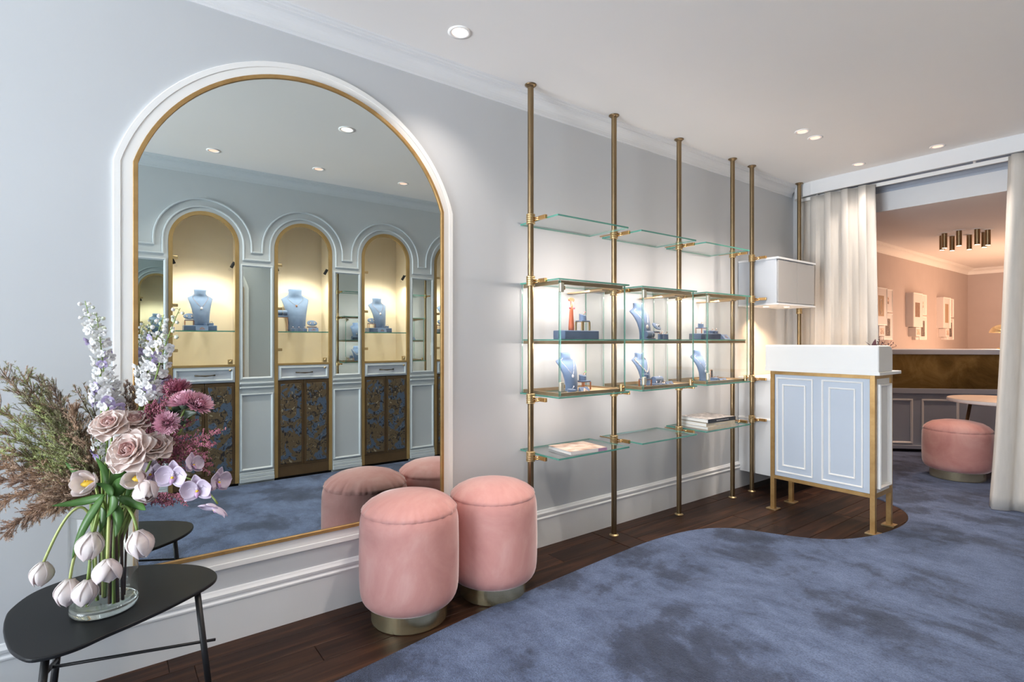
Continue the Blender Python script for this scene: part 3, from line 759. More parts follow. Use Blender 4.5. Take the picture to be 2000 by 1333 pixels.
def niche(c, label):
    t = thing('display_niche', label, 'display cabinet', (XW, c, 0.027), 0, 'arched glass niches opposite the arched mirror')
    Z = 0.027; HI = 0.217
    # gold frame: arch band that runs down to the floor
    pth = [(a, z - Z) for a, z in arch_path(0, 0.231, Z, NT, None, 28)]
    MB().sweep(pth, [(-0.014, -0.02), (-0.014, 0.006), (0.014, 0.006), (0.014, -0.02)], lambda a, z, h: (-h, a, z)).build('gold_frame', 'niche_gold', t)
    D = 0.34
    b = MB(); Wd = 0.26                     # lining: back, sides, floor, top
    b.add([(D, -Wd, 0.98 - Z), (D, Wd, 0.98 - Z), (D, Wd, 2.32 - Z), (D, -Wd, 2.32 - Z)], [(0, 1, 2, 3)])
    b.add([(0.031, -Wd, 0.98 - Z), (D, -Wd, 0.98 - Z), (D, -Wd, 2.32 - Z), (0.031, -Wd, 2.32 - Z)], [(0, 1, 2, 3)])
    b.add([(0.031, Wd, 0.98 - Z), (D, Wd, 0.98 - Z), (D, Wd, 2.32 - Z), (0.031, Wd, 2.32 - Z)], [(0, 1, 2, 3)])
    b.add([(0.0, -Wd, 0.985 - Z), (D, -Wd, 0.985 - Z), (D, Wd, 0.985 - Z), (0.0, Wd, 0.985 - Z)], [(0, 1, 2, 3)])
    b.add([(0.031, -Wd, 2.32 - Z), (D, -Wd, 2.32 - Z), (D, Wd, 2.32 - Z), (0.031, Wd, 2.32 - Z)], [(0, 1, 2, 3)])
    b.build('lining', 'cream_lining', t, solid=0.006)
    # glass door
    gp = [(a, z - Z) for a, z in arch_path(0, HI, 1.003, NT, None, 28)]
    g = MB(); g.add([(-0.001, a, z) for a, z in gp], [tuple(range(len(gp)))]); g = g.build('glass_door', 'clear_pane', t)
    for hz in (1.84, 1.47, 1.12):
        MB().box(-0.006, -HI - 0.004, hz - Z - 0.012, 0.006, -HI + 0.035, hz - Z + 0.012).build('hinge', 'satin_brass', g, bevel=0.003)
    k = MB().box(-0.006, HI - 0.055, 1.004 - Z, 0.008, HI - 0.018, 1.045 - Z).build('lock', 'satin_brass', g, bevel=0.003)
    MB().ball((-0.012, HI - 0.036, 1.027 - Z), 0.011, 8).build('lock_knob', 'satin_brass', g, smooth=True)
    MB().box(-0.008, -HI, 0.985 - Z, 0.02, HI, 1.002 - Z).build('gold_sill', 'niche_gold', t)
    s = MB().box(0.012, -0.25, 1.268 - Z, D - 0.012, 0.25, 1.277 - Z).build('glass_shelf', 'shelf_pane', t)
    MB().box(0.011, -0.25, 1.268 - Z, 0.0125, 0.25, 1.277 - Z).build('shelf_edge', 'glass_edge', s)
    # drawer
    d = MB().box(-0.004, -HI + 0.002, 0.858 - Z, 0.02, HI - 0.002, 0.983 - Z).build('drawer', 'cabinet_paint', t, bevel=0.001, seg=1)
    rect_mould(-HI + 0.014, HI - 0.014, 0.870 - Z, 0.970 - Z, 0.016, 0.012, lambda a, z, h: (-0.004 - h, a, z)).build('moulding', 'facade_trim', d)
    MB().tube([(-0.004, -0.068, 0.92 - Z), (-0.022, -0.066, 0.92 - Z), (-0.026, -0.04, 0.918 - Z), (-0.027, 0, 0.916 - Z), (-0.026, 0.04, 0.918 - Z), (-0.022, 0.066, 0.92 - Z), (-0.004, 0.068, 0.92 - Z)], [0.006, 0.006, 0.004, 0.006, 0.004, 0.006, 0.006], 10).build('handle', 'dark_bronze', d, smooth=True)
    MB().tube([(-0.004, HI - 0.04, 0.955 - Z), (-0.02, HI - 0.04, 0.955 - Z)], 0.008, 14).build('lock', 'satin_brass', d, smooth=True)
    # pair of cloth-panelled doors
    for s_ in (-1, 1):
        y0, y1 = (-HI + 0.002, -0.002) if s_ < 0 else (0.002, HI - 0.002)
        d = MB().box(0.0, y0, 0.118 - Z, 0.022, y1, 0.852 - Z).build('cupboard_door', 'cabinet_bronze', t, bevel=0.0015, seg=1)
        MB().box(-0.007, y0 + 0.020, 0.136 - Z, 0.002, y1 - 0.020, 0.824 - Z).build('cloth_panel', 'floral_cloth', d, bevel=0.004)
        yk = -0.045 if s_ < 0 else 0.045
        MB().tube([(-0.007, yk, 0.765 - Z), (-0.018, yk, 0.765 - Z)], 0.004, 8).ball((-0.024, yk, 0.765 - Z), 0.010, 8).build('knob', 'dark_bronze', d, smooth=True)
    MB().box(0.002, -HI, 0, 0.022, HI, 0.116 - Z).build('plinth', 'cabinet_bronze', t)
    # two little black spots just inside the frame
    for s_ in (-1, 1):
        sp = MB().tube([(0.06, s_ * 0.222, 1.845 - Z), (0.075, s_ * 0.200, 1.80 - Z)], 0.0125, 12).build('spotlight', 'black_metal', t, smooth=False)
        MB().tube([(0.06, s_ * 0.258, 1.85 - Z), (0.06, s_ * 0.222, 1.84 - Z)], 0.004, 6).build('arm', 'black_metal', sp)
        lamp('spot', 'SPOT', (0.078, s_ * 0.19, 1.785 - Z), 3.9, (1.0, 0.88, 0.72), aim=(0.20, -s_ * 0.02, 1.25 - Z), size=0.012, spot=155, blend=1.0, parent=t)
    return t
NL = ['first arched glass niche from the left in the mirror reflection, behind the flowers', 'second arched glass niche from the left in the mirror reflection, with the widest bust',
      'third arched glass niche from the left in the mirror reflection, above the pouf', 'narrowly seen fourth niche cut by the right edge of the arched mirror']
for c, l in zip(NC, NL): niche(c, l)

# things on the niche shelves; they face the room (-x)
XS, ZSH = XW + 0.15, 1.2775
def niche_set_a(c, where, crest=True):
    plinth((XS - 0.01, c - 0.018, ZSH), 0.055, 0.117, 0.042, 0, 'grey-blue velvet plinth under the bust in the %s niche' % where)
    zb = ZSH + 0.043
    bust((XS + 0.012, c - 0.008, zb), 0.295, PI, 'grey-blue velvet bust with long front on the plinth of the %s niche' % where)
    necklace((XS + 0.012, c - 0.008, zb), 0.295, PI, 'fine chain with round pendant on the bust in the %s niche' % where, drop=0.50, gem='gem_white', pend=0.009, metal='rose_gold')
    stand((XS - 0.012, c - 0.092, zb), 0.022, 0.03, 0.038, 0, 'copper wire stand on the plinth of the %s niche' % where)
    ear_pad((XS - 0.018, c - 0.092, zb + 0.072), 0.042, PI, 'oval earring dish on the copper stand in the %s niche' % where, tilt=1.0)
    for k, dy in enumerate((0.012, 0.062)):
        nm = ('nearer the middle', 'at the right')[k]
        ring_block((XS - 0.036, c + dy, zb), 0.017, 0.020, PI, 'small velvet ring holder %s of the plinth in the %s niche' % (nm, where), 0.1)
        ring((XS - 0.036, c + dy, zb + 0.016), 0.009, 0.3, 'stone ring on the holder %s of the plinth in the %s niche' % (nm, where), tilt=-0.3)
    sign((XS - 0.086, c - 0.01, ZSH + 0.001), 0.043, 0.034, PI, 'pale velvet card with gold crest before the plinth of the %s niche' % where, lean=0.35)
niche_set_a(NC[0], 'first'); niche_set_a(NC[2], 'third'); niche_set_a(NC[3], 'fourth')
c = NC[1]; W2 = 'second'
bust((XS + 0.03, c - 0.02, ZSH), 0.385, PI + 0.12, 'largest grey-blue velvet bust, standing on the glass of the second niche')
necklace((XS + 0.03, c - 0.02, ZSH), 0.385, PI + 0.12, 'chain with triangular gold pendant on the largest bust in the second niche', drop=0.62, metal='silver', pend=0.009, gem='rose_gold')
stand((XS - 0.0, c - 0.155, ZSH), 0.026, 0.05, 0.125, 0, 'tall copper wire stand at the left of the second niche')
roll((XS - 0.0, c - 0.155, ZSH + 0.1325), 0.024, 0.048, 0, 'velvet bracelet roll on the tall copper stand in the second niche')
for k, dy in enumerate((-0.075, -0.025, 0.025)):
    nm = ('left', 'middle', 'right')[k]
    ring_block((XS - 0.085, c + dy, ZSH), 0.021, 0.026, PI, '%s one of three velvet ring holders in front of the bust in the second niche' % nm, 0.1)
    ring((XS - 0.085, c + dy, ZSH + 0.021), 0.009, 0.4, 'ring on the %s ring holder of the second niche' % nm, tilt=-0.3)
stand((XS - 0.02, c + 0.105, ZSH), 0.025, 0.035, 0.04, 0, 'low copper stand at the right of the second niche')
ear_pad((XS - 0.03, c + 0.105, ZSH + 0.078), 0.045, PI, 'oval earring dish on the low copper stand in the second niche', tilt=1.0)
sign((XS - 0.10, c + 0.098, ZSH + 0.001), 0.044, 0.034, PI, 'pale velvet card with gold crest at the right of the second niche', lean=0.4)

# ================================================================ POLES AND GLASS SHELVING on the left wall
PX = 0.135; PY = [1.838, 2.498, 3.152, 3.82, 4.098, 4.885]
PR = 0.0165
def pole(y, label, clamps, arms='both', low=0.0):
    t = thing('brass_pole', label, 'pole', (PX, y, 0), 0, 'floor-to-ceiling brass poles')
    MB().lathe([(PR, 0.004), (PR, ZC - 0.004)], 24).build('tube', 'aged_brass', t, smooth=True)
    MB().lathe([(0.0001, 0.0), (0.029, 0.0), (0.029, 0.003), (0.02, 0.005), (0.0168, 0.009)], 28).build('floor_flange', 'satin_brass', t, smooth=True)
    MB().lathe([(0.0168, ZC - 0.018), (0.026, ZC - 0.007), (0.032, ZC - 0.005), (0.032, ZC - 0.0005), (0.0001, ZC - 0.0005)], 28).build('ceiling_flange', 'aged_brass', t, smooth=True)
    for z in clamps:
        pr = [(PR, z - 0.029)]
        for k in range(5):
            a = z - 0.028 + k * 0.0112
            pr += [(0.0215, a), (0.0245, a + 0.002), (0.0245, a + 0.008), (0.0215, a + 0.010)]
        pr += [(PR, z + 0.029)]
        k = MB().lathe(pr, 24).build('clamp', 'satin_brass', t, smooth=False)
        b = MB().box(0.02, -0.004, z - 0.009, 0.062, 0.004, z + 0.002).box(0.05, 0.004, z - 0.012, 0.105, 0.018, z + 0.006) if False else MB().tube([(0.02, 0.004, z - 0.012), (0.045, 0.008, z - 0.010), (0.06, 0.016, z - 0.006)], 0.005, 8).tube([(0.02, 0.004, z + 0.002), (0.045, 0.008, z + 0.001), (0.06, 0.016, z)], 0.0045, 8)
        if y > 4.5: continue
        b.build('arm', 'polished_brass', k, smooth=True)
        MB().box(0.05, 0.010, z - 0.012, 0.108, 0.026, z + 0.009).build('shelf_grip', 'polished_brass', k, bevel=0.002)
        if arms == 'both':
            MB().box(-0.115, -0.006, z + 0.001, -0.018, 0.004, z + 0.006).build('wall_rod', 'polished_brass', k)
    return t
pole(PY[0], 'leftmost floor-to-ceiling brass pole, in front of the first glass case', (1.857, 1.521, 0.884, 0.571), 'none')
pole(PY[1], 'second brass pole, between the first and second bays of glass shelves', (1.852, 1.502, 0.884, 0.589))
pole(PY[2], 'third brass pole, between the second and third bays of glass shelves', (1.852, 1.502, 0.884, 0.581))
pole(PY[3], 'fourth brass pole, at the right end of the third bay of shelves', (1.858, 0.589))
pole(PY[4], 'fifth brass pole, close before the hanging grey cabinet', (1.852, 1.526, 0.896, 0.575), 'none')
pole(PY[5], 'farthest brass pole, by the curtain behind the grey cabinet', (1.46, 0.896), 'none')

def glass_slab(b0, z, t=0.009):
    """a slab with clear faces and green ground edges"""
    x0, x1, y0, y1 = b0; b = MB(); b.cur = 0
    b.add([(x0, y0, z), (x1, y0, z), (x1, y1, z), (x0, y1, z)], [(0, 3, 2, 1)]); b.add([(x0, y0, z + t), (x1, y0, z + t), (x1, y1, z + t), (x0, y1, z + t)], [(0, 1, 2, 3)])
    b.cur = 1
    b.add([(x0, y0, z), (x1, y0, z), (x1, y1, z), (x0, y1, z), (x0, y0, z + t), (x1, y0, z + t), (x1, y1, z + t), (x0, y1, z + t)], [(0, 1, 5, 4), (1, 2, 6, 5), (2, 3, 7, 6), (3, 0, 4, 7)])
    return b
def glass_panel(p0, p1, z0, z1, t=0.006):
    """upright pane from p0 to p1 (x,y)"""
    p0, p1 = Vector(p0), Vector(p1); d = (p1 - p0).normalized(); nn = Vector((-d.y, d.x)) * t / 2
    c4 = [p0 + nn, p1 + nn, p1 - nn, p0 - nn]; b = MB()
    vs = [(q.x, q.y, z0) for q in c4] + [(q.x, q.y, z1) for q in c4]
    b.cur = 0; b.add(vs, [(0, 1, 5, 4), (2, 3, 7, 6)]); b.cur = 1; b.add(vs, [(1, 2, 6, 5), (3, 0, 4, 7), (0, 3, 2, 1), (4, 5, 6, 7)])
    return b
GM = ['shelf_pane', 'glass_edge']; GP = ['clear_pane', 'glass_edge']
bays = [(1.866, 2.412), (2.526, 3.072), (3.180, 3.726)]
bn = ['first', 'second', 'third']
for i, (y0, y1) in enumerate(bays):
    o = glass_slab((0.008, 0.325, y0, y1), 1.846).build('glass_shelf', GM); origin(o, (0.166, (y0 + y1) / 2, 1.846))
    tag(o, 'upper green-edged glass shelf of the %s bay, empty, above the glass case' % bn[i], 'shelf', 'open glass shelves')
    o = glass_slab((0.008, 0.332, y0, y1), 0.578 + 0.004 * i).build('glass_shelf', GM); origin(o, (0.166, (y0 + y1) / 2, 0.58))
    tag(o, 'lower green-edged glass shelf of the %s bay%s' % (bn[i], (', with one pale book', ', empty', ', with a stack of books')[i]), 'shelf', 'open glass shelves')
    t = thing('glass_case', 'two-level glass display case with brass rails in the %s bay' % bn[i], 'display case', (0, 0, 0), 0, 'glass jewellery cases on the brass poles')
    t.location = (0, y0, 0.897); L = y1 - y0; z_ = lambda z: z - 0.897
    ya, yb = 0.014, L - 0.030
    glass_slab((0.006, 0.332, 0, L), z_(0.897), 0.008).build('bottom_glass', GM, t)
    glass_slab((0.010, 0.315, ya + 0.004, yb - 0.004), z_(1.198), 0.007).build('middle_glass', GM, t)
    glass_slab((0.006, 0.332, 0, L), z_(1.514), 0.008).build('top_glass', GM, t)
    glass_panel((0.008, ya), (0.318, ya), z_(0.906), z_(1.513)).build('side_glass', GP, t)
    glass_panel((0.008, yb), (0.318, yb), z_(0.906), z_(1.513)).build('side_glass', GP, t)
    d = glass_panel((0.324, ya + 0.004), (0.324, yb), z_(0.908), z_(1.511)).build('glass_door', GP, t)
    for hz in (1.475, 0.958):
        MB().box(0.317, ya - 0.002, z_(hz) - 0.024, 0.333, ya + 0.022, z_(hz) + 0.024).build('hinge', 'hinge_nickel', d, bevel=0.003)
        MB().box(0.312, ya + 0.022, z_(hz) - 0.010, 0.318, ya + 0.045, z_(hz) + 0.010).build('hinge_tongue', 'satin_brass', d, bevel=0.003)
    lk = MB().box(0.318, yb - 0.042, z_(0.906), 0.334, yb - 0.014, z_(0.95)).build('lock', 'satin_brass', d, bevel=0.005)
    MB().tube([(0.334, yb - 0.028, z_(0.931)), (0.342, yb - 0.028, z_(0.931))], 0.008, 14).build('lock_barrel', 'polished_brass', lk, smooth=True)
    for (za, zb, nm) in ((1.494, 1.513, 'top_rail'), (1.180, 1.197, 'middle_rail')):
        MB().box(0.300, ya + 0.005, z_(za), 0.312, yb - 0.005, z_(zb)).build(nm, 'rail_brass', t, bevel=0.001)
        for y_ in (ya + 0.005, yb - 0.012):
            MB().box(0.012, y_, z_(za), 0.300, y_ + 0.007, z_(zb)).build('side_rail', 'rail_brass', t)
    MB().box(0.012, yb - 0.16, z_(1.479), 0.298, yb - 0.10, z_(1.487)).build('wooden_batten', 'light_wood', t, bevel=0.001)
    # shallow wooden tray in the bottom of the case
    for (x0_, x1_, a_, b_) in ((0.300, 0.314, ya + 0.004, yb - 0.004), (0.012, 0.024, ya + 0.004, yb - 0.004), (0.024, 0.300, ya + 0.004, ya + 0.014), (0.024, 0.300, yb - 0.014, yb - 0.004)):
        MB().box(x0_, a_, z_(0.9055), x1_, b_, z_(0.923)).build('tray_rim', 'rail_brass', t)
    MB().box(0.024, ya + 0.3, z_(0.9055), 0.300, yb - 0.014, z_(0.914)).build('tray_board', 'light_wood', t)
    for zl in (1.490, 1.176):
        if zl > 1.3: lamp('case_uplight', 'AREA', (0.285, L / 2, z_(1.53)), 0.5, (1.0, 0.88, 0.80), aim=(-0.05, L / 2, z_(1.53) + 0.33), size=L * 0.86, size_y=0.012, parent=t)
        else: lamp('case_underlight', 'AREA', (0.285, L / 2, z_(0.893)), 0.3, (1.0, 0.88, 0.80), aim=(-0.05, L / 2, z_(0.893) - 0.33), size=L * 0.86, size_y=0.012, parent=t)
        lamp('case_light', 'AREA', (0.19, L / 2, z_(zl)), 0.8 if zl > 1.3 else 0.6, (1.0, 0.88, 0.80), aim=(0.06, L / 2, z_(zl) - 0.3), size=L * 0.86, size_y=0.012, parent=t)
FB, FM = 0.9055, 1.2055         # floors of the lower and upper level

# first case, upper level
plinth((0.150, 2.165, FM), 0.050, 0.135, 0.050, 0, 'long blue velvet plinth in the upper level of the first glass case')
t = thing('earring_stand', 'tall orange-brown earring stand with oval head on the long plinth', 'earring stand', (0.15, 2.125, FM + 0.05), 0.35)
MB().lathe([(0.0001, 0), (0.0165, 0), (0.0165, 0.02), (0.011, 0.11), (0.006, 0.17), (0.0001, 0.172)], 20).build('column', 'orange_wood', t, smooth=True)
b = MB(); n = 24
b.add([(sx * 0.004, 0.034 * math.cos(2 * PI * k / n), 0.176 + 0.013 * math.sin(2 * PI * k / n)) for sx in (-1, 1) for k in range(n)], [tuple(range(n)), tuple(range(2 * n - 1, n - 1, -1))] + [(k, n + k, n + (k + 1) % n, (k + 1) % n) for k in range(n)])
b.build('oval_head', 'orange_wood', t, bevel=0.001)
for s_ in (-1, 1):
    o = MB().tube([(0.15 + 0.0, 0, 0.0), (0.15, 0, 0.036)], 0.0006, 5).build('earring', 'silver')
    o.data.transform(Matrix.Translation((-0.15, 0, 0)))
    o.location = (0.15 + 0.006 - s_ * 0.008, 2.125 + s_ * 0.0235, FM + 0.05 + 0.131)
    MB().ball((0, 0, -0.003), 0.0055, 7).build('stone', 'gem_red', o, smooth=True)
    tag(o, 'red stone drop earring on the %s of the orange-brown stand' % ('left' if s_ < 0 else 'right'), 'earring')
stand((0.15, 2.215, FM + 0.05), 0.026, 0.030, 0.052, 0, 'brass stand with blue pad on the long plinth of the first case', 'satin_brass', r=0.004)
ring_block((0.15, 2.215, FM + 0.1095), 0.022, 0.034, 0.3, 'blue ring block on the brass stand in the first case', 0.4)
ring((0.15, 2.219, FM + 0.138), 0.010, 0.8, 'gold ring with red stone atop the brass stand in the first case', gem='gem_red')
# first case, lower level
bust((0.150, 2.105, FB + 0.0085), 0.215, -0.12, 'blue velvet bust in the lower level of the first glass case')
necklace((0.150, 2.105, FB + 0.0085), 0.215, -0.12, 'silver chain with drop pendant on the bust of the first case', drop=0.42, pend=0.007)
ring_block((0.255, 2.03, FB + 0.002), 0.024, 0.024, 0.2, 'blue ring block standing at the front of the first case', 0.2)
ring((0.255, 2.03, FB + 0.023), 0.010, 0.9, 'silver ring on the front block of the first case', metal='silver')
stand((0.165, 2.205, FB + 0.0095), 0.026, 0.032, 0.045, 0, 'copper stand with blue pad at the right of the first case', 'copper', r=0.003)
ring_block((0.165, 2.200, FB + 0.062), 0.022, 0.030, 0.2, 'blue ring block on the copper stand of the first case', 0.3)
ring((0.165, 2.205, FB + 0.088), 0.012, 1.1, 'chunky ring with green stone on the copper stand of the first case', gem='gem_green', big=1.3)
sign((0.278, 2.125, FB + 0.0005), 0.036, 0.034, 0.05, 'tilted blue card with gold crest at the front of the first case')
# second case, upper level
bust((0.150, 2.745, FM), 0.235, -0.12, 'blue velvet bust in the upper level of the second glass case')
necklace((0.150, 2.745, FM), 0.235, -0.12, 'chain with white pearl drop on the bust in the upper level of the second case', drop=0.38, gem='pearl', pend=0.009)
roll((0.245, 2.69, FM), 0.022, 0.042, 0.15, 'blue bracelet roll at the front of the second case, upper level')
stand((0.155, 2.855, FM), 0.024, 0.030, 0.045, 0, 'copper stand behind the ring cylinders in the second case', 'copper')
ear_pad((0.175, 2.860, FM + 0.086), 0.046, 0.25, 'round earring dish tilted on the copper stand of the second case', tilt=0.8)
for k, yy in enumerate((2.835, 2.885)):
    ring_block((0.225, yy, FM), 0.018, 0.034, 0.2, '%s blue ring cylinder in the upper level of the second case' % ('left', 'right')[k], 0.1)
    ring((0.225, yy, FM + 0.030), 0.010, 0.9, 'pearl ring on the %s ring cylinder of the second case' % ('left', 'right')[k], gem='pearl', big=1.3)
# second case, lower level
bust((0.150, 2.750, FB + 0.009), 0.205, -0.12, 'blue velvet bust wearing pearls in the lower level of the second case')
necklace((0.150, 2.750, FB + 0.009), 0.205, -0.12, 'strand of grey pearls on the bust in the second case', drop=0.40, style='pearls', w=0.8)
stand((0.26, 2.640, FB + 0.0095), 0.022, 0.030, 0.044, 0, 'copper stand at the front left of the second case', 'copper', r=0.003)
ring_block((0.26, 2.640, FB + 0.062), 0.022, 0.024, 0.2, 'blue block on the front left copper stand of the second case', 0.2)
ring((0.26, 2.642, FB + 0.083), 0.010, 0.9, 'cross-shaped silver ring on the front left block of the second case', metal='silver')
for k, yy in enumerate((2.725, 2.765, 2.805)):
    ring_block((0.268, yy, FB + 0.002), 0.018, 0.020, 0.2, '%s of three low ring blocks in the lower level of the second case' % ('leftmost', 'middle', 'rightmost')[k], 0.3)
    ring((0.268, yy, FB + 0.020), 0.009, 0.9, 'silver ring on the %s low block of the second case' % ('leftmost', 'middle', 'rightmost')[k], metal='silver')
roll((0.19, 2.845, FB + 0.009), 0.022, 0.045, 0.1, 'blue bracelet roll in the lower level of the second case')
sign((0.285, 2.875, FB + 0.0005), 0.036, 0.032, 0.05, 'tilted blue card with gold crest at the front of the second case')
# third case, upper level
plinth((0.150, 3.440, FM), 0.050, 0.125, 0.042, 0, 'blue velvet plinth in the upper level of the third glass case')
stand((0.14, 3.410, FM + 0.043), 0.024, 0.034, 0.036, 0, 'copper stand on the plinth of the third case', 'copper')
ring_block((0.14, 3.400, FM + 0.0865), 0.020, 0.026, 0.2, 'topmost blue ring block on the copper stand of the third case', 0.2)
ring((0.14, 3.402, FM + 0.110), 0.010, 0.9, 'ring on the topmost block of the third case')
for k, yy in enumerate((3.405, 3.470, 3.515)):
    ring_block((0.182, yy, FM + 0.043), 0.019, 0.020, 0.2, '%s low ring block along the plinth edge of the third case' % ('left', 'middle', 'right')[k], 0.3)
    ring((0.182, yy, FM + 0.061), 0.009, 0.9, 'pink-gold ring on the %s low block of the third case' % ('left', 'middle', 'right')[k])
sign((0.255, 3.56, FM + 0.0005), 0.040, 0.036, 0.05, 'tilted blue card with gold crest in the upper level of the third case')
# third case, lower level
bust((0.150, 3.385, FB + 0.009), 0.215, -0.12, 'blue velvet bust in the lower level of the third glass case')
necklace((0.150, 3.385, FB + 0.009), 0.215, -0.12, 'fine chain on the bust in the lower level of the third case', drop=0.35)
t = thing('ring_box', 'open upright ring box with dark lining before the bust of the third case', 'ring box', (0.240, 3.415, FB + 0.009), 0.3)
MB().box(-0.025, -0.022, 0, 0.025, 0.022, 0.022).build('box_base', 'velvet_blue', t, bevel=0.002)
MB().box(-0.027, -0.022, 0.023, -0.019, 0.022, 0.078).build('lid', 'rose_gold', t, bevel=0.002)
MB().box(-0.019, -0.018, 0.026, -0.0175, 0.018, 0.074).build('lining', 'black_metal', t)
for k, (xx, yy) in enumerate(((0.215, 3.445), (0.215, 3.485))):
    ring_block((xx, yy, FB + 0.009), 0.016, 0.018, 0.2, '%s pale ring block in the lower level of the third case' % ('left', 'right')[k], 0.3)
    ring((xx, yy, FB + 0.025), 0.008, 0.9, 'pearl ring on the %s pale block of the third case' % ('left', 'right')[k], gem='pearl')
sign((0.285, 3.475, FB + 0.0005), 0.045, 0.026, 0.05, 'pale card with crest at the front of the third case, lower level', mt='velvet_blue')

# books
ramp_mat('cover_sepia', [(0.3, (238, 232, 224)), (0.5, (214, 186, 166)), (0.62, (150, 110, 92)), (0.75, (226, 204, 190))], 6, rough=0.35, distort=1.5)
ramp_mat('cover_photo', [(0.35, (60, 56, 56)), (0.5, (150, 142, 138)), (0.65, (214, 206, 200))], 16, rough=0.3, distort=2)
mat('spine_black', (34, 34, 38), 0.35, var=0.05); mat('spine_cream', (206, 192, 166), 0.5, var=0.1, vscale=30); mat('spine_lilac', (176, 140, 170), 0.4, var=0.05); mat('ink_grey', (190, 188, 186), 0.5)
def book(loc, a, bb, h, rz, label, cover, spine, marks='ink_grey', lilac=False):
    """a along the spine, bb across; spine faces +x"""
    t = thing('book', label, 'book', loc, rz)
    MB().box(-bb + 0.003, -a + 0.003, 0.002, bb - 0.002, a - 0.003, h - 0.002).build('pages', 'paper', t)
    MB().box(-bb, -a, 0, bb, a, 0.0022).build('back_cover', spine, t)
    MB().box(-bb, -a, h - 0.0022, bb, a, h).build('front_cover', cover, t)
    sp = MB().box(bb - 0.002, -a, 0.0, bb + 0.0005, a, h).build('spine', spine, t)
    if lilac: MB().box(bb + 0.0005, a * 0.5, 0.0005, bb + 0.0009, a, h - 0.0005).build('spine_band', 'spine_lilac', sp)
    else:
        for k in range(9):
            y_ = -a * 0.4 + k * a * 0.1
            MB().box(bb + 0.0005, y_, h * 0.38, bb + 0.0009, y_ + a * 0.06, h * 0.62).build('lettering', marks, sp)
    return t
zb = 0.578 + 0.0092
t = book((0.215, 2.11, zb), 0.125, 0.105, 0.018, -0.1, 'pale softcover picture book lying on the lower shelf of the first bay', 'cover_sepia', 'print_white', lilac=True)
zb = 0.586 + 0.0092
book((0.205, 3.385, zb), 0.150, 0.118, 0.020, -0.08, 'bottom hardback of the stack, almost on the glass', 'print_white', 'spine_cream')
book((0.203, 3.380, zb + 0.0205), 0.148, 0.116, 0.024, -0.11, 'middle hardback of the stack, with cream spine', 'spine_cream', 'spine_cream')
book((0.200, 3.390, zb + 0.045), 0.152, 0.118, 0.026, -0.06, 'top hardback of the stack, black spine with a grey photograph on its cover', 'cover_photo', 'spine_black')

# ================================================================ HANGING CABINET AND DESK UNIT
t = thing('hanging_cabinet', 'pale grey two-door cabinet hanging between the last brass poles', 'cabinet', (0.0, 4.125, 1.475), 0)
MB().box(0.004, 0.0, 0.012, 0.318, 0.615, 0.355).build('body', 'grey_blue_paint' if False else 'cabinet_paint', t, bevel=0.001, seg=1)
MB().box(0.004, -0.004, 0.355, 0.334, 0.622, 0.370).build('top_board', 'trim_paint', t, bevel=0.001, seg=1)
MB().box(0.004, -0.004, 0.0, 0.334, 0.622, 0.012).build('bottom_board', 'trim_paint', t, bevel=0.001, seg=1)
MB().box(0.318, 0.0, 0.016, 0.334, 0.004, 0.353).build('edge_panel', 'trim_paint', t) if False else None
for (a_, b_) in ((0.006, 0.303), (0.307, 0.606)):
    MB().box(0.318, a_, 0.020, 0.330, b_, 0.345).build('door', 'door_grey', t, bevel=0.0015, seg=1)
for k, (xx, yy) in enumerate(((0.13, 0.2), (0.22, 0.36))):
    MB().lathe([(0.0001, -0.0012), (0.012, -0.0012), (0.018, -0.002), (0.02, 0.0)], 20, (xx, yy, 0)).build('under_light', 'lamp_warm_glow', t)
    lamp('under_lamp', 'SPOT', (xx, yy, -0.006), 5.5, (1.0, 0.62, 0.34), aim=(xx - 0.03, yy, -1), size=0.01, spot=110, blend=0.8, parent=t)
t = thing('desk_unit', 'wall-hung desk unit with pale worktop behind the pale blue counter', 'desk', (0.0, 4.13, 0.14), 0)
MB().box(0.004, 0.0, 0.0, 0.40, 0.70, 0.43).build('lower_cupboard', 'trim_paint', t, bevel=0.001, seg=1)
MB().box(0.004, -0.006, 0.43, 0.41, 0.71, 0.444).build('middle_board', 'white_paint', t, bevel=0.002)
MB().box(0.004, 0.0, 0.444, 0.40, 0.70, 0.745).build('upper_cupboard', 'trim_paint', t, bevel=0.001, seg=1)
MB().box(0.004, -0.008, 0.745, 0.42, 0.72, 0.765).build('worktop', 'white_paint', t, bevel=0.002)

# ================================================================ COUNTER
t = thing('counter', 'pale blue panelled counter on square gold legs with a white raised top', 'counter', (0.465, 3.79, 0), 0)
LX, LY = 0.625, 0.262; s = 0.0145
for k, (xx, yy) in enumerate(((0, 0), (LX, 0), (0, LY), (LX, LY))):
    lg = MB().box(xx - s, yy - s, 0.008, xx + s, yy + s, 0.982).build('leg', 'brushed_gold', t, bevel=0.001, seg=1)
    MB().box(xx - 0.036, yy - 0.036, 0, xx + 0.036, yy + 0.036, 0.009).build('foot_plate', 'satin_brass', lg, bevel=0.001, seg=1)
for z0, z1 in ((0.223, 0.246), (0.960, 0.983)):
    for yy in (0, LY): MB().box(s, yy - s, z0, LX - s, yy + s, z1).build('rail', 'brushed_gold', t)
    for xx in (0, LX): MB().box(xx - s, s, z0, xx + s, LY - s, z1).build('rail', 'brushed_gold', t)
MB().box(s + 0.001, -0.008, 0.247, LX - s - 0.001, LY + 0.008, 0.959).build('body', 'pale_blue_paint', t)
MB().box(LX - s, s + 0.001, 0.247, LX + 0.006, LY - s - 0.001, 0.959).build('side_panel', 'white_paint', t)
MB().box(-0.006, s + 0.001, 0.247, s, LY - s - 0.001, 0.959).build('side_panel', 'pale_blue_paint', t)
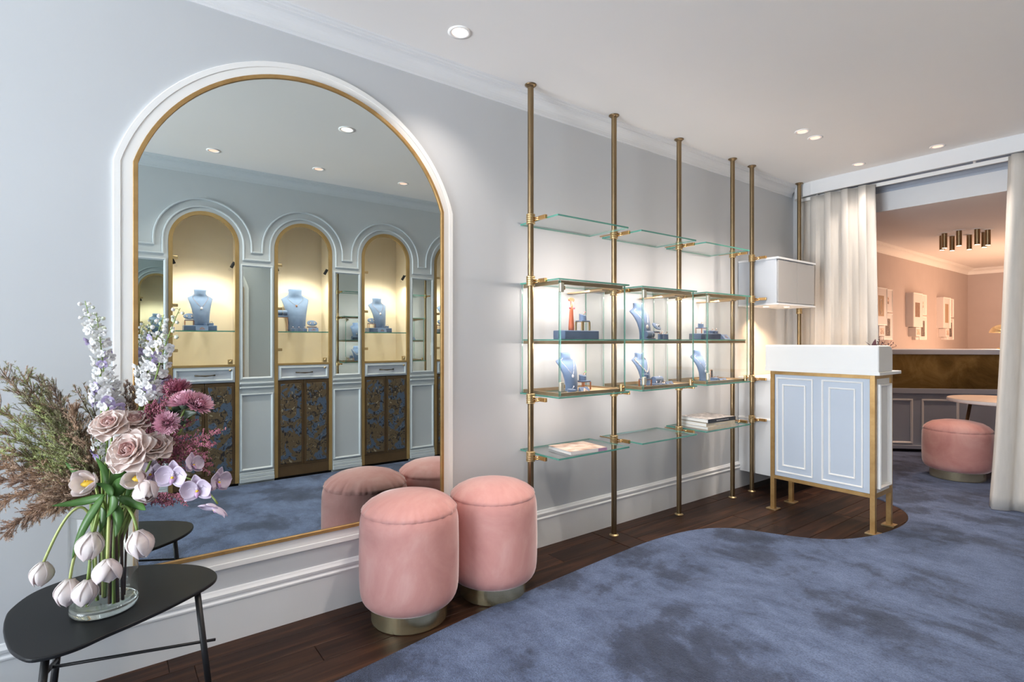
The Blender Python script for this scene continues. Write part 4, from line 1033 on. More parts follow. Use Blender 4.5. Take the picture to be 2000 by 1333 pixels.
def frame(x0, x1, z0, z1, wd, to3, nm): rect_mould(x0, x1, z0, z1, wd, 0.009, to3).build(nm, 'white_paint', t)
ff = lambda a, z, h: (a, -0.008 - h, z)
for (a, b_, z0, z1) in ((0.030, 0.273, 0.275, 0.938), (0.070, 0.226, 0.322, 0.892), (0.329, 0.572, 0.275, 0.938), (0.372, 0.529, 0.322, 0.892)):
    frame(a, b_, z0, z1, 0.010, ff, 'panel_moulding')
frame(0.035, 0.228, 0.275, 0.925, 0.018, lambda a, z, h: (LX + 0.006 + h * 2.6, a, z), 'side_moulding')
top = MB().box(-0.035, -0.043, 0.984, LX + 0.05, LY + 0.055, 1.004).build('worktop', 'white_paint', t, bevel=0.003)
# raised front: rounded at its outer right edge and along its rear top
def rr(pts, r, which, n=7):
    out = []
    for i, p in enumerate(pts):
        if i in which:
            a, q = Vector(pts[i - 1]), Vector(pts[(i + 1) % len(pts)]); p = Vector(p)
            d0, d1 = (a - p).normalized(), (q - p).normalized()
            for k in range(n + 1):
                f = k / n; out.append(tuple(p + d0 * r * (1 - f) ** 2 + d1 * r * f ** 2))
        else: out.append(tuple(p))
    return out
sec = rr([(-0.045, 1.004), (-0.045, 1.167), (0.185, 1.167), (0.185, 1.004)], 0.06, {2})
m_ = len(sec); b = MB()
b.add([(-0.036, y, z) for y, z in sec] + [(LX + 0.045, y, z) for y, z in sec], [tuple(range(m_)), tuple(range(2 * m_ - 1, m_ - 1, -1))] + [(k, m_ + k, m_ + (k + 1) % m_, (k + 1) % m_) for k in range(m_)])
b.build('raised_front', 'white_paint', t, bevel=0.009, seg=4)
MB().box(-0.036, -0.045, 0.984, LX + 0.045, -0.040, 1.01).build('front_lip', 'white_paint', t)

# dark foliage standing on the counter, its top seen over the raised front
t = thing('dark_leaf_plant', 'dark burgundy leaves in a pot behind the raised counter front', 'plant', (1.015, 3.985 + 0.045, 1.004), 0)
mat('burgundy_leaf', (66, 34, 44), 0.45, var=0.2, vscale=20); mat('dark_pot', (60, 56, 58), 0.5)
MB().lathe([(0.0001, 0), (0.035, 0), (0.043, 0.10), (0.039, 0.10), (0.033, 0.012), (0.0001, 0.012)], 24).build('pot', 'dark_pot', t, smooth=True)
def leaf_grid(base, tip, wdt, curl, roll_, nu=4, nv=8, fold=0.25, shape=0.8, up=Vector((0, 0, 1))):
    """one pointed leaf or petal from base to tip"""
    base, tip = Vector(base), Vector(tip); d = tip - base; L = d.length; dn = d.normalized()
    sd = dn.cross(up); sd = sd.normalized() if sd.length > 1e-3 else dn.orthogonal().normalized()
    sd = Matrix.Rotation(roll_, 3, dn) @ sd; nn = sd.cross(dn)
    def fn(u, v):
        s_ = (u * 2 - 1); wv_ = wdt * (max(0.0, math.sin(PI * min(1, v ** shape))) ** 0.75 + 0.10 * (1 - v))
        return tuple(base + dn * (L * v) + sd * (s_ * wv_) + nn * (curl * L * math.sin(PI * v) + fold * wdt * (abs(s_) ** 1.5) * math.sin(PI * min(1, v + .05))))
    return MB().grid(fn, nu, nv)
rp = random.Random(3)
for k in range(8):
    a = rp.uniform(0, 2 * PI); rr_ = rp.uniform(0.02, 0.09); zt = rp.uniform(0.12, 0.2) if k else 0.205
    leaf_grid((0, 0, 0.09), (rr_ * math.cos(a) * 0.8 - 0.005, rr_ * math.sin(a) * 0.3, zt), 0.017, 0.1, rp.uniform(-1, 1)).build('leaf', 'burgundy_leaf', t, smooth=True)
for k in range(7):
    tipx = 0.02 + 0.016 * k; tz = 0.185 - 0.004 * k + rp.uniform(-0.008, 0.012)
    st = MB().tube([(0, 0, 0.09), (tipx * 0.5, 0.01, 0.13), (tipx, 0.02, tz)], 0.0012, 5).build('twig', 'burgundy_leaf', t)
    for q in range(4):
        f = 0.55 + q * 0.15; px_, pz_ = tipx * f, 0.09 + (tz - 0.09) * f
        leaf_grid((px_, 0.015, pz_), (px_ + rp.uniform(-.012, .014), 0.015 + rp.uniform(-.01, .01), pz_ + 0.010), 0.0035, 0.1, rp.uniform(-1, 1), 2, 4).build('leaflet', 'burgundy_leaf', st)

# ================================================================ POUFS
def pouf(x, y, rb, r, h, label, rz=0.0, seam=0.465, z0=0.0):
    t = thing('velvet_pouf', label, 'pouf', (x, y, z0), rz, 'round pink velvet poufs with brass bases')
    MB().lathe([(0.0001, 0.0), (rb * 0.985, 0.0), (rb, 0.003), (rb, 0.102), (0.0001, 0.102)], 64).build('brass_base', 'pouf_brass', t, smooth=False)
    me = bpy.context.scene
    o = t.children[-1] if t.children else None
    # body: straight sides, rolled foot
    ez = 0.070
    pr = [(rb * 0.9, ez + 0.012), (rb + 0.004, ez), (r - 0.022, ez + 0.014), (r - 0.008, ez + 0.034), (r, ez + 0.065), (r + 0.002, ez + 0.16), (r + 0.001, seam - 0.08), (r - 0.001, seam - 0.035), (r - 0.0055, seam - 0.012), (r - 0.0105, seam)]
    MB().lathe(pr, 72).build('body', 'pink_velvet', t, smooth=True, sub=1)
    H = h - seam; pr = [(r - 0.0105, seam - 0.001), (r - 0.0085, seam + 0.006), (r - 0.014, seam + H * 0.22), (r - 0.034, seam + H * 0.48), (r - 0.07, seam + H * 0.74), (r * 0.42, seam + H * 0.93), (r * 0.2, seam + H * 0.99), (0.0001, seam + H)]
    # gathers along the seam
    b = MB(); n = 144; m2 = len(pr); vs = []; rg = random.Random(int(x * 100 + y * 1000)); gat = [rg.uniform(-1, 1) for _ in range(n)]
    for k in range(n):
        a = 2 * PI * k / n
        for i, (q, z) in enumerate(pr):
            e = {0: 0.0012, 1: 0.0034, 2: 0.0026, 3: 0.0010}.get(i, 0) * gat[k]
            vs.append(((q + e) * math.cos(a), (q + e) * math.sin(a), z + e * 0.6))
    fs = [(k * m2 + i, ((k + 1) % n) * m2 + i, ((k + 1) % n) * m2 + i + 1, k * m2 + i + 1) for k in range(n) for i in range(m2 - 1)]
    b.add(vs, fs); b.build('cushion_top', 'pink_velvet', t, smooth=True)
    return t
pouf(0.264, 1.056, 0.162, 0.212, 0.543, 'pink velvet pouf nearest the camera, on dark boards under the arched mirror')
pouf(0.292, 1.478, 0.156, 0.211, 0.536, 'pink velvet pouf just right of the nearest one, by the skirting', rz=1.0)
pouf(1.000, 5.890, 0.192, 0.246, 0.500, 'wide low pink pouf on the carpet in the back room beside the curtain', rz=2.0, seam=0.41, z0=0.012)

# ================================================================ BLACK SIDE TABLE
ol = [(0.369, -0.228), (0.298, -0.233), (0.227, -0.228), (0.134, -0.190), (0.079, -0.125), (0.052, -0.03), (0.066, 0.06), (0.105, 0.145), (0.155, 0.215), (0.205, 0.262), (0.262, 0.292), (0.320, 0.303), (0.37, 0.293), (0.41, 0.262), (0.450, 0.212), (0.496, 0.145), (0.537, 0.073), (0.572, 0.0), (0.600, -0.05), (0.611, -0.095), (0.608, -0.130), (0.590, -0.162), (0.520, -0.196), (0.44, -0.216)]
ol = smooth_line(ol + [ol[0]], 5)[:-1]
TX, TY = 0.36, 0.02
t = thing('side_table', 'black rounded-triangle side table on slim metal legs, holding the vase', 'table', (TX, TY, 0), 0)
MB().prism([(a - TX, c - TY) for a, c in ol], 0.388, 0.400).build('tabletop', 'black_tabletop', t, bevel=0.004, seg=3)
def leg(p, q): MB().tube([(p[0] - TX, p[1] - TY, 0.388), (q[0] - TX, q[1] - TY, 0.0)], 0.0095, 14).build('leg', 'black_metal', t, smooth=True)
L1, L2, L3 = ((0.405, 0.235), (0.447, 0.272)), ((0.550, -0.125), (0.585, -0.158)), ((0.342, -0.104), (0.318, -0.142))
for q in (L1, L2, L3): leg(*q)
def lp(q, f): return (q[0][0] + (q[1][0] - q[0][0]) * f - TX, q[0][1] + (q[1][1] - q[0][1]) * f - TY, 0.388 * (1 - f))
a_, b_, c_ = Vector(lp(L1, 0.41)), Vector(lp(L2, 0.16)), Vector(lp(L3, 0.33))
MB().tube([a_ + (a_ - (b_ + c_) / 2).normalized() * 0.035, a_, (b_ + c_) / 2], 0.0045, 10).build('stretcher', 'black_metal', t, smooth=True)
MB().tube([b_, b_.lerp(c_, 0.5), c_], 0.006, 10).build('crossbar', 'black_metal', t, smooth=True)
# ================================================================ BACK ROOM
# long counter set at an angle, brass band under its top
P0 = Vector((0.239, 6.703)); ang = math.atan2(0.70, 0.72)
t = thing('angled_counter', 'grey-blue panelled counter with a wide aged-brass band in the back room', 'counter', (P0.x, P0.y, 0), ang)
S0, S1 = -0.30, 2.6
def cpoly(f, bk): return [(S0 + (0 if f >= 0 else 0.02), f), (S1, f), (S1, bk), (-0.305 + bk * 0.97, bk)]
MB().prism(cpoly(0.03, 0.5), 0.012, 0.05).build('plinth', 'black_metal', t)
MB().prism(cpoly(0.0, 0.5), 0.05, 1.05).build('body', 'grey_blue_paint', t)
MB().box(S0, -0.02, 0.045, S1, 0.0, 0.085).build('base_board', 'grey_blue_paint', t, bevel=0.003)
MB().prism(cpoly(-0.018, 0.52), 1.05, 1.102).build('top', 'grey_blue_paint', t, bevel=0.002)
MB().box(0.015, -0.012, 0.690, S1, 0.0, 1.05).build('brass_band', 'leaf_metal', t)
MB().box(S0, -0.018, 0.635, S1, 0.0, 0.688).build('ledge', 'grey_blue_paint', t, bevel=0.002)
g = lambda a, z, h: (a, -h, z)
for a0, a1 in ((-0.19, 0.215), (0.300, 0.655), (0.735, 1.09), (1.17, 1.525), (1.605, 1.96)):
    rect_mould(a0, a1, 0.10, 0.575, 0.022, 0.012, g).build('panel_moulding', 'trim_paint', t)

# round table with brass legs
t = thing('round_table', 'pale round table on splayed brass legs behind the right curtain', 'table', (1.225, 6.30, 0.012), 0)
MB().lathe([(0.0001, 0.635), (0.375, 0.635), (0.39, 0.642), (0.39, 0.664), (0.387, 0.668), (0.0001, 0.668)], 64).build('tabletop', 'table_veneer', t)
MB().lathe([(0.3905, 0.640), (0.392, 0.652), (0.3905, 0.665)], 64).build('edge_band', 'print_white', t)
for k in range(4):
    a = math.radians(15 + 90 * k)
    MB().tube([(0.22 * math.cos(a), 0.22 * math.sin(a), 0.635), (0.31 * math.cos(a), 0.31 * math.sin(a), 0.0)], 0.013, 12).build('leg', 'aged_brass', t, smooth=True)

# three groups of framed pictures and the small boxes below them; 5 pieces a group
def picture(y0, y1, z0, z1, dep, label, art, ay, az, extra=None):
    o = thing('picture_frame', label, 'picture', (0.004, (y0 + y1) / 2, z0), 0)
    hy = (y1 - y0) / 2; h = z1 - z0; fr = 0.012
    MB().box(0, -hy, 0, dep - 0.012, hy, h).build('box_back', 'print_white', o)
    rect_mould(-hy, hy, 0, h, fr, 0.012, lambda a, z, q: (dep - 0.012 + q, a, z)).build('frame', 'white_paint', o)
    MB().box(dep - 0.012, -hy + fr, fr, dep - 0.008, hy - fr, h - fr).build('mount', 'print_white', o)
    a = MB().box(dep - 0.008, ay[0] - (y0 + y1) / 2, az[0] - z0, dep - 0.007, ay[1] - (y0 + y1) / 2, az[1] - z0).build('print', art, o)
    if extra == 'oval':
        cy, cz = (ay[0] + ay[1]) / 2 - (y0 + y1) / 2, (az[0] + az[1]) / 2 - z0
        MB().tube([(dep - 0.006, cy + 0.045 * math.sin(2 * PI * k / 28), cz + 0.085 * math.cos(2 * PI * k / 28) - 0.01) for k in range(29)], 0.0025, 6, caps=False).build('drawn_necklace', 'print_white', a)
    return o
mat('art_beige', (176, 150, 124), 0.7, var=0.05, vscale=40); mat('art_brown', (142, 118, 104), 0.7, var=0.12, vscale=30)
ramp_mat('art_etching', [(0.35, (70, 66, 70)), (0.5, (120, 108, 104)), (0.7, (170, 150, 132))], 30, rough=0.7, distort=2.0)
ramp_mat('art_sketch', [(0.42, (120, 104, 96)), (0.52, (226, 200, 184)), (0.7, (236, 212, 198))], 40, rough=0.7, distort=1.0)
X_ = 0.06
G = [('first', 6.76, 7.085, 7.358, 0.0), ('second', 7.937, 8.265, 8.548, 0.0), ('third', 9.117, 9.420, 9.697, 0.0)]
for gi, (nm, a, b_, c_, _) in enumerate(G):
    picture(a, b_, 1.366, 1.790, 0.085, 'large deep white box picture at upper left of the %s picture group' % nm, ('art_beige', 'art_brown', 'art_beige')[gi],
            (a + 0.075, b_ - 0.085), (1.47 - (0.0, -0.02, 0.03)[gi], 1.70 - (0.0, 0.03, 0.0)[gi]), 'oval' if gi == 0 else None)
    picture(b_ + 0.006, c_, 1.527, 1.790, 0.050, 'small white picture at upper right of the %s picture group' % nm, 'art_sketch', (b_ + 0.11, b_ + 0.17), (1.62, 1.70))
    picture(b_ + 0.006, c_, 1.205, 1.508, 0.050, 'white framed dark print at lower right of the %s picture group' % nm, 'art_etching', (b_ + 0.06, c_ - 0.065), (1.25, 1.45))
    o = MB().box(0.004, a + 0.09, 1.247, 0.085, b_ - 0.055, 1.360).build('small_box_picture', 'print_white', bevel=0.002)
    origin(o, (0.004, a + 0.17, 1.247)); tag(o, 'small white box under the large frame of the %s picture group' % nm, 'picture')
    MB().box(0.004 - 0.004 + 0.0812, -0.05, 0.02, 0.0822, 0.055, 0.09).build('print', 'art_sketch', o)
    o = MB().box(0.004, b_ - 0.11, 1.205, 0.045, b_ + 0.002, 1.240).build('small_block_picture', 'print_white', bevel=0.002)
    origin(o, (0.004, b_ - 0.05, 1.205)); tag(o, 'tiny white block lowest in the %s picture group' % nm, 'picture')

# ring of eight brass tubes under the ceiling
for k in range(8):
    a = -PI / 2 * 0 + k * PI / 4
    px_, py_ = 0.807 + 0.182 * math.cos(a), 6.937 + 0.178 * math.sin(a)
    nmz = ('nearest the curtain', 'right rear', 'rear', 'left rear', 'leftmost', 'left front', 'front', 'right front')[k]
    t = thing('tube_spotlight', 'short brass tube spotlight, %s in the ring of eight' % nmz, 'ceiling light', (px_, py_, ZC2), 0, 'ring of brass tube spotlights in the back room')
    MB().lathe([(0.0001, 0), (0.05, 0), (0.05, -0.003), (0.024, -0.004)], 24).build('ceiling_plate', 'white_paint', t, smooth=False)
    MB().lathe([(0.023, -0.003), (0.023, -0.152)], 24).build('tube', 'aged_brass', t, smooth=True)
    MB().lathe([(0.0001, -0.1525), (0.0195, -0.1525)], 20).build('lamp_lens', 'lamp_warm_glow', t)
    if k % 2 == 0: lamp('beam', 'SPOT', (0, 0, -0.16), 9, (1.0, 0.66, 0.46), aim=(0, 0, -3), size=0.02, spot=120, blend=1.0, parent=t)
# dome lamp on the angled counter
LX_, LY_ = 0.905, 7.83
t = thing('dome_lamp', 'brass dome lamp standing on the angled counter behind the right curtain', 'lamp', (LX_ + 0.05, LY_ + 0.02, 1.102), 0)
MB().lathe([(0.0001, 0), (0.075, 0), (0.075, 0.012), (0.01, 0.018), (0.0001, 0.018)], 30).build('base', 'satin_brass', t, smooth=False)
MB().tube([(0, 0, 0.01), (0, 0, 0.30)], 0.006, 10).build('stem', 'satin_brass', t, smooth=True)
MB().lathe([(0.140, 0.183), (0.142, 0.185), (0.132, 0.215), (0.11, 0.245), (0.075, 0.265), (0.03, 0.275), (0.0001, 0.277)], 40).build('shade', 'pouf_brass', t, smooth=True)
MB().ball((0, 0, 0.185), 0.035, 10).build('bulb', 'lamp_warm_glow', t, smooth=True)
lamp('glow', 'POINT', (0, 0, 0.13), 5, (1.0, 0.62, 0.40), size=0.05, parent=t)
# warm light hidden behind the counter front of the back room that washes its ceiling
lamp('ceiling_wash', 'AREA', (1.55, 8.6, 1.13), 18, (1.0, 0.58, 0.36), aim=(0.5, 8.7, 2.25), size=1.4, size_y=2.4)

# ================================================================ VASE AND FLOWERS
VX, VY = 0.395, -0.004; VR = 0.084; VZ = 0.4005
t = thing('glass_vase', 'clear cylindrical glass vase of tulips and roses on the black side table', 'vase', (VX, VY, VZ), 0)
VH = 0.292
MB().lathe([(VR - 0.003, 0.010), (VR, 0.016), (VR, VH), (VR - 0.0015, VH + 0.002), (VR - 0.003, VH), (VR - 0.003, 0.026)], 64).build('wall', 'vase_glass', t, smooth=True)
MB().lathe([(0.0001, 0.0), (VR - 0.02, 0.0), (VR - 0.006, 0.003), (VR - 0.001, 0.010), (VR - 0.001, 0.024), (VR - 0.006, 0.028), (0.0001, 0.021)], 64).build('thick_base', 'glass_base', t, smooth=True)
pane_mat('water', (0.98, 0.99, 0.98, 1), 0.015, 0.15)
MB().lathe([(0.0001, 0.030), (VR - 0.005, 0.030), (VR - 0.005, 0.20), (0.0001, 0.20)], 48).build('water', 'water', t)

mat('stem_green', (128, 150, 76), 0.5, var=0.1); mat('stem_pale', (178, 186, 116), 0.5, var=0.1); mat('stem_brown', (74, 52, 38), 0.7, var=0.2, vscale=30)
mat('tulip_leaf', (84, 126, 60), 0.42, var=0.18, vscale=5, stretch=(6, 6, 1), coat=0.1); mat('dark_leaf', (52, 66, 48), 0.5, var=0.2)
ramp_mat('tulip_petal', [(0.3, (238, 222, 222)), (0.6, (246, 240, 238)), (0.8, (248, 246, 240))], 12, rough=0.5)
ramp_mat('rose_petal', [(0.3, (238, 220, 214)), (0.7, (246, 236, 230))], 10, rough=0.55)
ramp_mat('rose_heart', [(0.3, (218, 178, 174)), (0.7, (234, 208, 202))], 14, rough=0.55)
ramp_mat('orchid_petal', [(0.3, (212, 196, 216)), (0.7, (228, 218, 230))], 16, rough=0.5, stretch=(3, 3, 1))
mat('orchid_lip', (178, 142, 178), 0.4, var=0.2, vscale=60); mat('pollen_yellow', (222, 186, 60), 0.6, var=0.15)
ramp_mat('mum_petal', [(0.3, (206, 146, 168)), (0.7, (232, 196, 208))], 30, rough=0.6)
ramp_mat('mum_dark_petal', [(0.3, (158, 84, 110)), (0.7, (194, 132, 150))], 30, rough=0.6)
mat('delphinium_white', (234, 233, 232), 0.5, var=0.05, vscale=40); mat('delphinium_lilac', (190, 176, 214), 0.5, var=0.12, vscale=30); mat('delphinium_bud', (214, 220, 200), 0.5, var=0.1, vscale=40)
mat('lilac_flower', (136, 118, 168), 0.6, var=0.2, vscale=40)
mat('heather_pink', (164, 98, 116), 0.7, var=0.25, vscale=60); mat('heather_stem', (92, 82, 60), 0.7, var=0.2)
mat('needle_green', (176, 184, 124), 0.6, var=0.3, vscale=14); mat('needle_brown', (190, 162, 142), 0.7, var=0.3, vscale=14); mat('needle_dark', (150, 146, 112), 0.7, var=0.25, vscale=14); mat('needle_rust', (198, 168, 142), 0.7, var=0.3, vscale=14)
for k in ('tulip_petal', 'rose_petal', 'rose_heart', 'orchid_petal', 'delphinium_white', 'delphinium_lilac', 'tulip_leaf'):
    nt = MATS[k].node_tree; bs = nt.nodes['Principled BSDF']; out = [q for q in nt.nodes if q.type == 'OUTPUT_MATERIAL'][0]
    tr = nt.nodes.new('ShaderNodeBsdfTranslucent'); mx = nt.nodes.new('ShaderNodeMixShader'); mx.inputs[0].default_value = 0.32
    src = bs.inputs['Base Color'].links[0].from_socket
    nt.links.new(src, tr.inputs['Color']); nt.links.new(bs.outputs[0], mx.inputs[1]); nt.links.new(tr.outputs[0], mx.inputs[2]); nt.links.new(mx.outputs[0], out.inputs['Surface'])

def basis(d, up=Vector((0, 0, 1))):
    d = Vector(d).normalized(); s_ = d.cross(up)
    s_ = s_.normalized() if s_.length > 1e-3 else d.orthogonal().normalized()
    return d, s_, s_.cross(d)
def bez(p, n=14):
    p = [Vector(q) for q in p]; out = []
    for i in range(n + 1):
        t_ = i / n; q = list(p)
        while len(q) > 1: q = [q[k].lerp(q[k + 1], t_) for k in range(len(q) - 1)]
        out.append(q[0])
    return out
def empty_at(name, label, cat, loc, group=None): return thing(name, label, cat, loc, 0, group)
VC = Vector((VX, VY, 0))
def into_vase(p, z=0.50, spread=0.45):
    """a point inside the vase below p"""
    d = Vector((p[0] - VX, p[1] - VY, 0)); d = d.normalized() * min(d.length, VR * spread)
    return Vector((VX + d.x, VY + d.y, z))
def petal_fn(L, W, cup, tipc, nu=6, nv=8, shape=0.75, tilt=0.0, ruffle=0.0, seed=0, point=0.0, blunt=0.0):
    """petal in its own frame: grows along +z from the origin, bowed towards +x"""
    rq = random.Random(seed); ph = rq.uniform(0, 6)
    def fn(u, v):
        if blunt: v = 1 - (1 - v) ** 1.7
        s_ = 2 * u - 1
        w0 = W * (math.sin(PI * (0.06 + 0.94 * v) ** shape) ** 0.7 if v < 1 else 0.0) + W * 0.12 * (1 - v)
        if v > 0.98: w0 = W * 0.16 * (1 - point)
        w1 = W * (0.22 + 0.78 * math.sin(PI / 2 * min(1.0, v * 1.35))) * math.sqrt(max(0.0, 1 - v ** 5)) 
        wv_ = w0 * (1 - blunt) + w1 * blunt
        vv = v - 0.10 * blunt * s_ * s_ * v * v
        x = cup * L * math.sin(PI * vv * 0.9) - tipc * L * vv ** 3 - (abs(s_) ** 2) * wv_ * 0.42 * (1 if cup >= 0 else -1)
        x += ruffle * W * math.sin(5 * s_ + ph) * v ** 2
        return (x, s_ * wv_, L * vv + ruffle * 0.4 * W * math.cos(4 * s_ + ph) * v)
    return fn, nu, nv
def petal_obj(parent, c, axis, spin, lean, prm, mt, r0=0.0, name='petal', zoff=0.0, sol=0.0006):
    """axis = flower direction; lean = angle away from the axis; spin around it"""
    fn, nu, nv = petal_fn(**prm)
    A, S_, U = basis(axis)
    rad = S_ * math.cos(spin) + U * math.sin(spin); tan = A.cross(rad)
    ga = A * math.cos(lean) + rad * math.sin(lean); gx = rad * math.cos(lean) - A * math.sin(lean)
    base = Vector(c) - parent.location + rad * r0 + A * zoff
    def f(u, v):
        x, y, z = fn(u, v); return tuple(base + gx * x + tan * y + ga * z)
    return MB().grid(f, nu, nv).build(name, mt, parent, smooth=True, solid=sol)

def tulip(name_label, head, axis, size, stem_pts, openness=0.0, width=1.0, yellow=False, seed=0):
    """head = point where stem meets flower; axis = direction the cup opens"""
    head = Vector(head); t_ = empty_at('tulip', name_label, 'flower', head)
    L = size
    for k in range(6):
        inner = k % 2 == 0
        sp = k * PI / 3 + seed
        lean = (0.10 if inner else 0.20) + openness * (0.9 if not inner else 0.65)
        petal_obj(t_, head, axis, sp, lean, dict(L=L * (0.97 if inner else 1.0), W=L * 0.40 * width, cup=0.27 - openness * 0.15, tipc=0.22 - openness * 0.25, seed=seed * 7 + k, shape=0.85, point=0.4, ruffle=0.03, blunt=0.45, nv=9), 'tulip_petal', r0=0.004)
    A, S_, U = basis(axis)
    if yellow:
        MB().ball(tuple(A * 0.012), L * 0.30, 8, 0.5).build('yellow_heart', 'pollen_yellow', t_, smooth=True)
        for k in range(6):
            r_ = (S_ * math.cos(k * 1.05) + U * math.sin(k * 1.05))
            MB().tube([A * 0.01, A * L * 0.42 + r_ * L * 0.14], [0.0012, 0.0022], 6).build('stamen', 'pollen_yellow', t_)
        MB().tube([A * 0.01, A * L * 0.38], 0.003, 8).build('pistil', 'stem_pale', t_, smooth=True)
    pts = [Vector(q) - head for q in stem_pts]
    MB().tube(bez(pts, 22), 0.0036, 8).build('stem', 'stem_pale' if seed % 2 < 1 else 'stem_green', t_, smooth=True)
    return t_
DN = Vector((0, 0, -1)); FRONT = -VD
def hang(label, topx, topy, botx, boty, dep, sizef, ctrl, openness=0.0, width=1.0, seed=0, mid=None):
    h = at(topx, topy, dep); bt = at(botx, boty, dep - 0.01); ax = (bt - h)
    pts = [h] + [at(*c) for c in ctrl]
    last = pts[-1]; pts += [into_vase(last, 0.66), into_vase(last, 0.45)]
    return tulip(label, h, ax, ax.length * sizef, pts, openness, width, seed=seed)
hang('leftmost drooping pale tulip, hanging out over the left of the table', 85.6, 1098, 77, 1139, 1.50, 1.18, [(100, 1065, 1.50), (128, 1000, 1.51), (150, 965, 1.52), (185, 960, 1.56)], seed=0)
hang('drooping white tulip in front of the vase, upper left of the four low ones', 181.8, 1040, 171, 1088, 1.475, 1.18, [(188, 1015, 1.475), (196, 975, 1.49), (204, 955, 1.53), (206, 965, 1.57)], seed=1, width=1.05)
hang('low white tulip nearest the tabletop on the left, touching its neighbour', 137, 1131, 128, 1177, 1.475, 1.18, [(141, 1095, 1.475), (155, 1040, 1.48), (178, 985, 1.50), (200, 972, 1.56)], seed=2, width=1.05)
hang('low white tulip nearest the tabletop, second from the left', 171.7, 1133, 164, 1177, 1.465, 1.18, [(176, 1090, 1.47), (182, 1040, 1.48), (192, 985, 1.51), (205, 975, 1.57)], seed=3, width=1.05)
hang('splayed white tulip in front of the vase with spread petals', 210, 1092, 209, 1136, 1.462, 1.12, [(211, 1060, 1.465), (212, 1015, 1.48), (214, 978, 1.51), (216, 970, 1.57)], openness=0.30, seed=4, width=1.12)
hang('white tulip drooping at the right side of the vase', 268, 1037, 278, 1083, 1.50, 1.18, [(264, 1015, 1.50), (254, 985, 1.51), (238, 972, 1.53), (226, 980, 1.57)], seed=5, width=1.05)
h = at(166, 950, 1.50)
tulip('open white tulip with yellow heart at the left of the bouquet', h + VD * 0.02, (FRONT * 0.9 + Vector((0, 0, 0.35)) + RD * 0.05), 0.055, [h + VD * 0.02, h + VD * 0.05, at(190, 965, 1.56), into_vase((VX, VY), 0.6), into_vase((VX, VY), 0.45)], openness=0.55, width=1.15, yellow=True, seed=6)
h = at(264, 938, 1.50)
tulip('open white tulip with yellow heart in the middle of the bouquet', h + VD * 0.025, (FRONT + Vector((0, 0, 0.12))), 0.052, [h + VD * 0.025, h + VD * 0.05, at(235, 968, 1.57), into_vase((VX + .02, VY + 0.02), 0.6), into_vase((VX, VY), 0.45)], openness=0.42, width=1.2, yellow=True, seed=7)
h = at(281, 945, 1.50)
tulip('half-closed pinkish tulip right of the open one', h, (FRONT * 0.55 + RD * 0.55 + Vector((0, 0, -0.45))), 0.066, [h, h - RD * 0.01 + VD * 0.02, at(235, 970, 1.57), into_vase((VX + .03, VY + 0.03), 0.6), into_vase((VX + .02, VY + .02), 0.45)], openness=0.05, width=1.15, seed=8)

# tulip leaves: each is lifted out on its own
LV = [((214, 958, 1.53), (240, 896, 1.50), 0.017, 0.08, 0.2, 'upright leaf under the middle rose'), ((208, 962, 1.55), (187, 893, 1.54), 0.016, 0.06, -0.2, 'upright leaf left of the white rose petal'),
      ((220, 972, 1.52), (243, 932, 1.50), 0.018, 0.1, 0.4, 'short broad leaf at the centre'), ((218, 973, 1.51), (184, 944, 1.49), 0.015, 0.12, -0.3, 'broad leaf pointing up left'),
      ((205, 968, 1.54), (100, 989, 1.50), 0.011, 0.10, 0.4, 'long leaf reaching out to the left'), ((176, 955, 1.56), (127, 903, 1.56), 0.012, 0.05, 0.3, 'pointed leaf at the left beside the open tulip'),
      ((228, 972, 1.53), (285, 997, 1.50), 0.013, 0.12, -0.3, 'leaf bending down to the right'), ((219, 968, 1.50), (209, 1012, 1.475), 0.014, 0.08, 0.2, 'short leaf hanging over the rim'),
      ((203, 966, 1.50), (141, 1093, 1.475), 0.013, -0.10, 0.25, 'longest leaf hanging down the left of the vase'), ((224, 985, 1.50), (226, 1050, 1.49), 0.015, 0.05, 0.0, 'blunt bright leaf inside the glass front'),
      ((196, 990, 1.52), (192, 1046, 1.50), 0.014, 0.05, 0.3, 'leaf hanging behind the upper tulip'), ((250, 975, 1.56), (262, 938, 1.54), 0.014, 0.1, 0.5, 'dark leaf under the open middle tulip')]
for k, (b0, t0, wd, cu, ro, lb) in enumerate(LV):
    p, q = at(*b0), at(*t0)
    o = leaf_grid(p, q, wd, cu, ro, 6, 14, 0.5, 0.7, up=VD).build('tulip_leaf', 'tulip_leaf', smooth=True, solid=0.0008)
    origin(o, p); tag(o, 'green tulip leaf: ' + lb, 'leaf')

